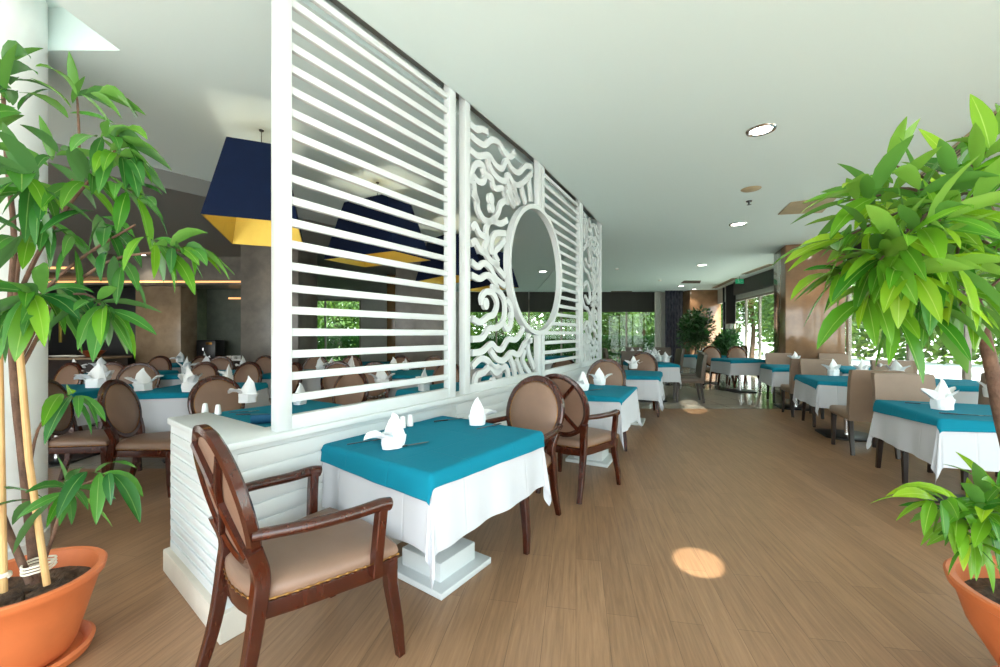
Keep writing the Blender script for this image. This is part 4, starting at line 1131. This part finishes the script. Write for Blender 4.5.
m = MB(); m.lathe([(.04, -.001), (.035, -.012), (.012, -.016), (.01, -.05)], 16); m.build('body', M['darkframe'], t)
m = MB(); m.lathe([(.001, -.055), (.03, -.052), (.001, -.05)], 12); m.build('deflector', M['darkframe'], t)
def ceiling_panel(pts, name, label, mt, cat, slats=0):
    t = thing(name, label, cat, (0, 0, 0))
    m = MB(); m.prism(pts, CEIL-.012, CEIL-.001); m.build('panel', M[mt], t)
    m = MB(); n = len(pts)
    for i in range(n): m.bar(Vector(pts[i])+Vector((0, 0, CEIL-.008)), Vector(pts[(i+1) % n])+Vector((0, 0, CEIL-.008)), .02, .016)
    m.build('frame', M[mt], t); return t
ceiling_panel([at(778, 214, CEIL), at(791, 202, CEIL), at(838, 196, CEIL), at(822, 212, CEIL)], 'ceiling_grille', 'beige square grille in the ceiling behind the right ficus leaves', 'vent', 'vent')
ceiling_panel([at(681, 283, CEIL), at(684, 280.5, CEIL), at(701, 280.5, CEIL), at(700, 283, CEIL)], 'ceiling_grille', 'small dark far grille in the ceiling near the back', 'slot', 'vent')
ceiling_panel([at(611, 292.5, CEIL), at(611, 291, CEIL), at(632, 291, CEIL), at(632, 292.5, CEIL)], 'ceiling_grille', 'thin far grille in the ceiling above the back window', 'slot', 'vent')
def diffuser(a, b_, label, n=4, w=.035):
    t = thing('slot_diffuser', label, 'vent'); e = (b_-a).normalized(); s = Vector((e.y, -e.x, 0))
    m = MB(); m.bar(a+Vector((0, 0, -.003)), b_+Vector((0, 0, -.003)), n*w+.03, .01); m.build('frame', M['vent'], t)
    m = MB()
    for i in range(n): m.bar(a+s*((i-(n-1)/2)*w)+Vector((0, 0, -.01)), b_+s*((i-(n-1)/2)*w)+Vector((0, 0, -.01)), w*.5, .006)
    m.build('slots', M['slot'], t)
diffuser(at(925, 176, CEIL), at(1040, 84, CEIL), 'long four-slot air diffuser in the ceiling above the right ficus')
diffuser(at(714, 288, CEIL), at(735, 278, CEIL), 'far slot diffuser in the ceiling before the glass doors, farther one', 2, .08)
diffuser(at(744, 274, CEIL), at(772, 264, CEIL), 'far slot diffuser in the ceiling before the glass doors, nearer one', 2, .08)
for px, py, w_ in ((617, 268.5, 'left'), (660, 280, 'right')):
    m = MB(); m.lathe([(.055, 0), (.05, -.025), (.03, -.04), (.001, -.042)], 20); o = m.build('smoke_detector', M['ceramic']); o.location = at(px, py, CEIL); tag(o, f'small round smoke detector on the far ceiling, {w_} one', 'smoke detector', 'smoke detectors')
t = thing('exit_sign', 'small green exit sign hanging from the ceiling before the glass doors', 'exit sign', at(739.5, 276, CEIL))
m = MB(); m.box((0, 0, -.17), (.26, .03, .15), .004); m.build('panel', M['exitg'], t); m = MB(); m.bar((0, 0, -.1), (0, 0, 0), .012, .012); m.build('stem', M['chrome'], t)
m = MB(); m.ball((-.05, -.017, -.125), .012, 1); m.bar((-.05, -.017, -.14), (-.03, -.017, -.18), .004, .014, up=Vector((0, 1, 0))); m.bar((-.03, -.017, -.18), (-.07, -.017, -.22), .004, .012, up=Vector((0, 1, 0))); m.bar((-.03, -.017, -.18), (0, -.017, -.21), .004, .012, up=Vector((0, 1, 0))); m.bar((.03, -.017, -.17), (.09, -.017, -.17), .004, .012, up=Vector((0, 1, 0))); m.build('pictogram', M['ceramic'], t)

# ------------------------------------------------------------------ curtains, blinds, glazing dress
def curtain(a, b_, z0, z1, m_, label, waves=8, amp=.05, name='curtain'):
    e = (b_-a); L = e.length; e.normalize(); s = Vector((e.y, -e.x, 0)); n = waves*8; m = MB()
    rows = [[a+e*(L*i/n)+s*(amp*math.sin(2*PI*waves*i/n)*(.7+.3*k)+off)+Vector((0, 0, z1+(z0-z1)*k)) for i in range(n+1)] for k in (0, .5, 1) for off in (0,)]
    back_ = [[p+s*.006 for p in r] for r in rows]
    for r in (rows, back_):
        vs = [[m.bm.verts.new(p) for p in row] for row in r]
        for k in range(2):
            for i in range(n): m._face((vs[k][i], vs[k][i+1], vs[k+1][i+1], vs[k+1][i]))
    o = m.build(name, m_, None, 180); return tag(o, label, 'curtain')
curtain(Vector((7.05, 17.5, 0)), Vector((7.8, 17.5, 0)), .02, CEIL, M['curtain'], 'navy patterned full-height curtain right of the back window', 6)
curtain(Vector((6.75, 17.9, 0)), Vector((7.05, 17.9, 0)), .02, CEIL, M['wall'], 'pale narrow curtain edge between back window and navy curtain', 3, .03)
curtain(Vector((8.85, 16.3, 0)), Vector((9.05, 16.2, 0)), .02, CEIL, M['curtainb'], 'black curtain at the corner of back wall and glass doors', 3)
curtain(Vector((8.75, 15.9, 0)), Vector((8.85, 15.6, 0)), .02, CEIL, M['wall'], 'pale curtain beside the black one at the glass doors', 3, .03)
for x0, x1, w_ in ((-1.55, 1.25, 'left'), (1.3, 4.1, 'middle'), (4.15, 7.0, 'right')):
    t = thing('roller_blind', f'dark roller blind half down over the back window, {w_} one', 'blind', (0, 0, 0), 0, 'roller blinds on the back window')
    m = MB(); m.box(((x0+x1)/2, BY-.12, (CEIL+2.32)/2), (x1-x0, .012, CEIL-2.32)); m.build('fabric', M['blind'], t)
    m = MB(); m.bar((x0, BY-.12, 2.31), (x1, BY-.12, 2.31), .025, .03, .004); m.build('bottom_bar', M['darkframe'], t)
t = thing('roller_blind', 'black roller blind hanging at the far end of the glass doors', 'blind', (0, 0, 0))
e = (RW[4]-RW[3]).normalized(); a = RW[3]+e*3.0+Vector((-.16, .03, 0)); b_ = RW[3]+e*4.1+Vector((-.16, .03, 0))
m = MB(); m.bar(a+Vector((0, 0, 2.45)), b_+Vector((0, 0, 2.45)), .012, 1.45); m.build('fabric', M['curtainb'], t)
m = MB(); m.bar(a+Vector((0, 0, 1.72)), b_+Vector((0, 0, 1.72)), .025, .03); m.build('bottom_bar', M['darkframe'], t)
m = MB(); m.bar(RW[2]+Vector((-.2, .05, 2.95)), RW[3]+e*2.9+Vector((-.2, .05, 2.95)), .1, .46); o = m.build('door_pelmet', M['darkframe']); o['kind'] = 'structure'

# ------------------------------------------------------------------ buffet and coffee counter at far left
t = thing('buffet_counter', 'dark buffet counter with a pale top at far left', 'counter', (-9.0, 8.3, 0))
m = MB(); m.box((0, 0, .42), (2.3, .7, .84), .01); m.build('body', M['darkwood'], t); m = MB(); m.box((0, 0, .86), (2.4, .8, .04), .006); m.build('worktop', M['beigestone'], t)
t = thing('display_shelf', 'dark back shelf with gold-lit uprights behind the buffet', 'shelf', (-9.2, 9.2, 0))
m = MB(); m.box((0, .1, 1.2), (2.4, .3, 2.4), .01); m.build('carcass', M['black'], t)
for x in (-.6, .2, .35, .9): m = MB(); m.box((x, -.06, 1.5), (.05, .03, .7), .004); m.build('upright', M['gold'], t)
for i, (px, s_, w_) in enumerate(((62, 1.0, 'left'), (77, .9, 'right'))):
    m = MB(); m.lathe([(.01, 0), (.12, .005), (.2, .03), (.2, .036), (.12, .012), (.01, .008)], 28); o = m.build('platter', M['ceramic']); o.location = ((px-500)/F*8.1, 8.1, .88); o.scale = (s_,)*3; tag(o, f'white platter on the buffet counter, {w_} one', 'platter', 'platters on the buffet')
m = MB(); m.lathe([(.01, 0), (.09, .005), (.19, .12), (.2, .13), (.18, .12), (.08, .02), (.01, .015)], 28); o = m.build('bowl', M['bowl']); o.location = ((93-500)/F*8.15, 8.15, .88); tag(o, 'copper brown bowl on the buffet counter', 'bowl')
t = thing('coffee_counter', 'pale-topped side counter in the recess under the coffee machine', 'counter', (-5.95, 9.7, 0))
m = MB(); m.box((0, 0, .36), (2.2, .5, .72), .01); m.build('body', M['darkwood'], t); m = MB(); m.box((0, 0, .74), (2.25, .56, .04), .005); m.build('worktop', M['ceramic'], t)
t = thing('coffee_machine', 'black coffee machine on the recess counter', 'coffee machine', (-7.05+.25, 9.62, .76))
m = MB(); m.box((0, .02, .22), (.44, .34, .44), .02); m.build('body', M['black'], t); m = MB(); m.box((.08, -.155, .36), (.14, .01, .06), .003); m.build('display', M['brass'], t); m = MB(); m.box((0, -.17, .05), (.3, .1, .03), .004); m.build('drip_tray', M['chrome'], t); m = MB(); m.tube([(-.04, -.17, .26), (-.04, -.17, .2)], .015, 10); m.build('spout', M['chrome'], t)
def mk_cup():
    m = MB(); m.lathe([(.01, 0), (.03, 0), (.045, .03), (.05, .07), (.046, .07), (.04, .03), (.01, .01)], 18)
    m.tube([(.045+.025*math.sin(a*PI/6), 0, .035+.022*math.cos(a*PI/6)) for a in range(7)], .005, 6); return m.build('cup', M['ceramic'])
cup = None
for i in range(9):
    if cup is None: o = cup = mk_cup()
    else: o = cup.copy(); C.objects.link(o)
    o.location = (-6.35+.12*(i % 5)+(.05 if i > 4 else 0), 9.6+.03*(i % 2)-(.1 if i > 4 else 0), .76); o.rotation_euler = (0, 0, i*.9)
    tag(o, f'white cup on the recess counter, {("first","second","third","fourth","fifth","sixth","seventh","eighth","ninth")[i]} right of the coffee machine', 'cup', 'cups on the recess counter')
t = thing('coffee_grinder', 'small black grinder at the right end of the recess counter', 'grinder', (-5.1, 9.68, .76))
m = MB(); m.box((0, 0, .14), (.2, .24, .28), .02); m.build('body', M['black'], t); m = MB(); m.lathe([(.05, .28), (.09, .38), (.09, .44), (.02, .45)], 18); m.build('hopper', M['darkframe'], t)

# ------------------------------------------------------------------ outdoors
b = MB(); b.prism([(-40, 18.45), (11, 18.45), (18, 70), (-40, 70)], -.3, -.05); struct(b.build('ground_lawn', M['grass']))
b = MB(); b.prism([(3.1, -12), (60, -12), (60, 70), (18.1, 70), (11.1, 18.4), (9.7, 18.4), (7.3, 7), (5.6, 3), (3.3, -1.82), (3.1, -1.82)], -.3, -.05); struct(b.build('ground_terrace', M['paving']))
b = MB(); b.prism([(-30, -30), (3.05, -30), (3.05, -1.82), (-30, -1.82)], -.3, -.05); struct(b.build('ground_bounce', M['paving']))  # unseen pale ground added behind the camera to bounce sunlight onto the ceiling
rng = random.Random(11)
def hedge(name, a, b_, h, w, n, label, ls=.16, mt='hedge'):
    m = MB(); a, b_ = Vector(a), Vector(b_)
    for _ in range(n):
        f = rng.random(); p = a.lerp(b_, f)+Vector((rng.uniform(-w, w), rng.uniform(-w, w), h*(1-rng.random()**1.6)))
        d = Vector((rng.uniform(-1, 1), rng.uniform(-1, .3), rng.uniform(-.3, 1))).normalized()*ls; s = d.cross(Vector((rng.uniform(-1, 1), 1, .4))).normalized()*ls*.32
        m._face([m.bm.verts.new(x) for x in (p, p+d*.5-s, p+d, p+d*.5+s)], ((.5, 0), (0, .5), (.5, 1), (1, .5)))
    o = m.build(name, M[mt], None, 180, recalc=False); stuff(o); return tag(o, label, 'hedge')
hedge('hedge', (-2, 20.2, 0), (9, 20.4, 0), 1.15, .45, 9000, 'clipped green hedge outside the back window')
hedge('hedge', (-10, 20.4, 0), (-5.5, 20.4, 0), 1.2, .45, 3000, 'green hedge outside the window of the left room')
hedge('tall_hedge', (-14, 28.5, 0), (15, 28.5, 0), 6.0, 1.0, 14000, 'tall sunlit green growth far behind the back windows', .42, 'shrub')
hedge('tall_hedge', (18, 27, 0), (23, 13, 0), 5.5, 1.0, 9000, 'tall sunlit green growth far beyond the glass doors', .42, 'shrub')
def tree(c, h, r, label, mt='shrub', n=4200, L=.3):
    t = thing('garden_tree', label, 'tree', c, 0, 'trees outside')
    m = MB(); m.tube(smooth([(0, 0, 0), (.1, 0, h*.3), (0, .1, h*.75)], 4), [.13-.008*i for i in range(9)], 8)
    for a in range(6): m.tube([(0, 0, h*.35), (.5*r*math.cos(a), .5*r*math.sin(a), h*.7)], .04, 6)
    m.build('trunk', M['bark'], t)
    m = MB()
    for k in range(10): a = k*2.4; bush(m, (r*.55*math.cos(a), r*.45*math.sin(a), h*(.35+.6*k/10)), r*.5, n//10, rng, L)
    m.build('crown', M[mt], t, 180, recalc=False)
for i, (c, h, r, w_) in enumerate((((4.3, 24, 0), 4.6, 1.75, 'left of the back window mullion'), ((8.5, 24.5, 0), 5.2, 1.8, 'at the right of the back window'), ((6.4, 22.1, 0), 3.2, .9, 'low, in the middle of the back window'), ((.1, 24.5, 0), 5, 1.8, 'beyond the round opening'), ((-4.2, 24, 0), 5, 1.8, 'far behind the fretwork screen'), ((-9.6, 24, 0), 5, 1.8, 'outside the left room window, left one'), ((-13.8, 24.5, 0), 5, 1.8, 'outside the left room window, right one'),
        ((13, 21.2, 0), 5.5, 1.8, 'outside the far end of the glass doors'), ((12.4, 16.5, 0), 4.8, 1.8, 'outside the middle of the glass doors'), ((13.2, 25.6, 0), 5.6, 1.7, 'far beyond the corner curtains'), ((16.0, 13, 0), 5, 1.8, 'outside the near glass doors'))):
    tree(c, h, r, f'leafy garden tree {w_}')
def lounger(c, rzv, label):
    t = thing('sun_lounger', label, 'sun lounger', c, rzv, 'loungers on the terrace')
    m = MB(); m.box((0, 0, .3), (.65, 1.2, .05), .01); m.build('seat', M['ceramic'], t)
    m = MB(); m.bar((0, .58, .32), (0, 1.05, .62), .65, .05, .01, up=Vector((0, 0, 1))); m.build('backrest', M['ceramic'], t)
    for x, y in ((-.28, -.5), (.28, -.5), (-.28, .5), (.28, .5)): m = MB(); m.bar((x, y, -.05), (x, y, .28), .04, .04, up=Vector((0, 1, 0))); m.build('leg', M['ceramic'], t)
    m = MB(); m.box((0, -.35, .345), (.5, .3, .05), .02); m.build('towel', M['red'], t)
lounger((7.9, 6.4, 0), .4, 'white sun lounger with a red towel on the terrace, nearer one')
lounger((9.6, 8.3, 0), .4, 'white sun lounger with a red towel on the terrace, farther one')

# ------------------------------------------------------------------ light
w = bpy.data.worlds.new('World'); bpy.context.scene.world = w; w.use_nodes = True
nt = w.node_tree; bg = nt.nodes['Background']
tc = N(nt, 'ShaderNodeTexCoord'); sp = N(nt, 'ShaderNodeSeparateXYZ'); nt.links.new(tc.outputs['Generated'], sp.inputs[0])
cr = N(nt, 'ShaderNodeValToRGB'); nt.links.new(sp.outputs[2], cr.inputs[0])
cr.color_ramp.elements[0].position = 0; cr.color_ramp.elements[0].color = (.95, 1, .96, 1)
cr.color_ramp.elements[1].position = .7; cr.color_ramp.elements[1].color = (.62, .8, 1, 1)
nt.links.new(cr.outputs[0], bg.inputs[0]); bg.inputs[1].default_value = 6
def portal(c, rot, sx, sy):
    l = bpy.data.lights.new('window_portal', 'AREA'); l.shape = 'RECTANGLE'; l.size = sx; l.size_y = sy; l.cycles.is_portal = True
    o = bpy.data.objects.new('window_portal', l); C.objects.link(o); o.location = c; o.rotation_euler = rot
portal((-3.7, -1.72, 1.52), (PI/2, 0, PI), 14.0, 3.04)
portal((2.7, BY+.1, 1.4), (-PI/2, 0, PI), 8.6, 2.8)
for a, b_ in zip(RW[:4], RW[1:5]):
    e = (b_-a).normalized(); c = (a+b_)/2
    portal((c.x, c.y, 1.3), (PI/2, 0, math.atan2(e.y, e.x)+PI), (b_-a).length, 2.5)
for tgt, ang, en in (((1.17, 2.42, 0), 4.8, 1900), ((3.47, 7.3, 0), 3.0, 9000), ((3.66, 7.95, 0), 2.4, 9000)):  # added spotlights without a fixture, standing in for sun patches on the floor
    l = bpy.data.lights.new('sun_patch_spot', 'SPOT'); l.energy = en; l.spot_size = math.radians(ang); l.spot_blend = .45; l.color = (1, .95, .8); l.shadow_soft_size = .01
    o = bpy.data.objects.new('sun_patch_spot', l); C.objects.link(o); o.location = (.3, .6, 3.1); o.rotation_euler = (Vector(tgt)-Vector((.3, .6, 3.1))).to_track_quat('-Z', 'Y').to_euler()
sun = bpy.data.lights.new('sun', 'SUN'); sun.energy = 20; sun.angle = math.radians(.6); sun.color = (1, .95, .87)
so_ = bpy.data.objects.new('sun', sun); C.objects.link(so_)
sd = Vector((-.55, .75, -.95)).normalized(); so_.rotation_euler = sd.to_track_quat('-Z', 'Y').to_euler()

# ------------------------------------------------------------------ camera and view
cam = bpy.data.cameras.new('camera'); co = bpy.data.objects.new('camera', cam); C.objects.link(co)
co.location = (0, 0, H); co.rotation_euler = (PI/2, 0, 0)
cam.sensor_width = 36; cam.lens = 36*F/1000; cam.clip_start = .05; cam.clip_end = 200
sc = bpy.context.scene; sc.camera = co
sc.view_settings.view_transform = 'Standard'; sc.view_settings.look = 'None'; sc.view_settings.gamma = 1; sc.view_settings.use_curve_mapping = False
sc.view_settings.exposure = -0.08
sc.cycles.max_bounces = 10; sc.cycles.diffuse_bounces = 6; sc.cycles.transparent_max_bounces = 16
sc.cycles.use_denoising = True; sc.cycles.sample_clamp_indirect = 8
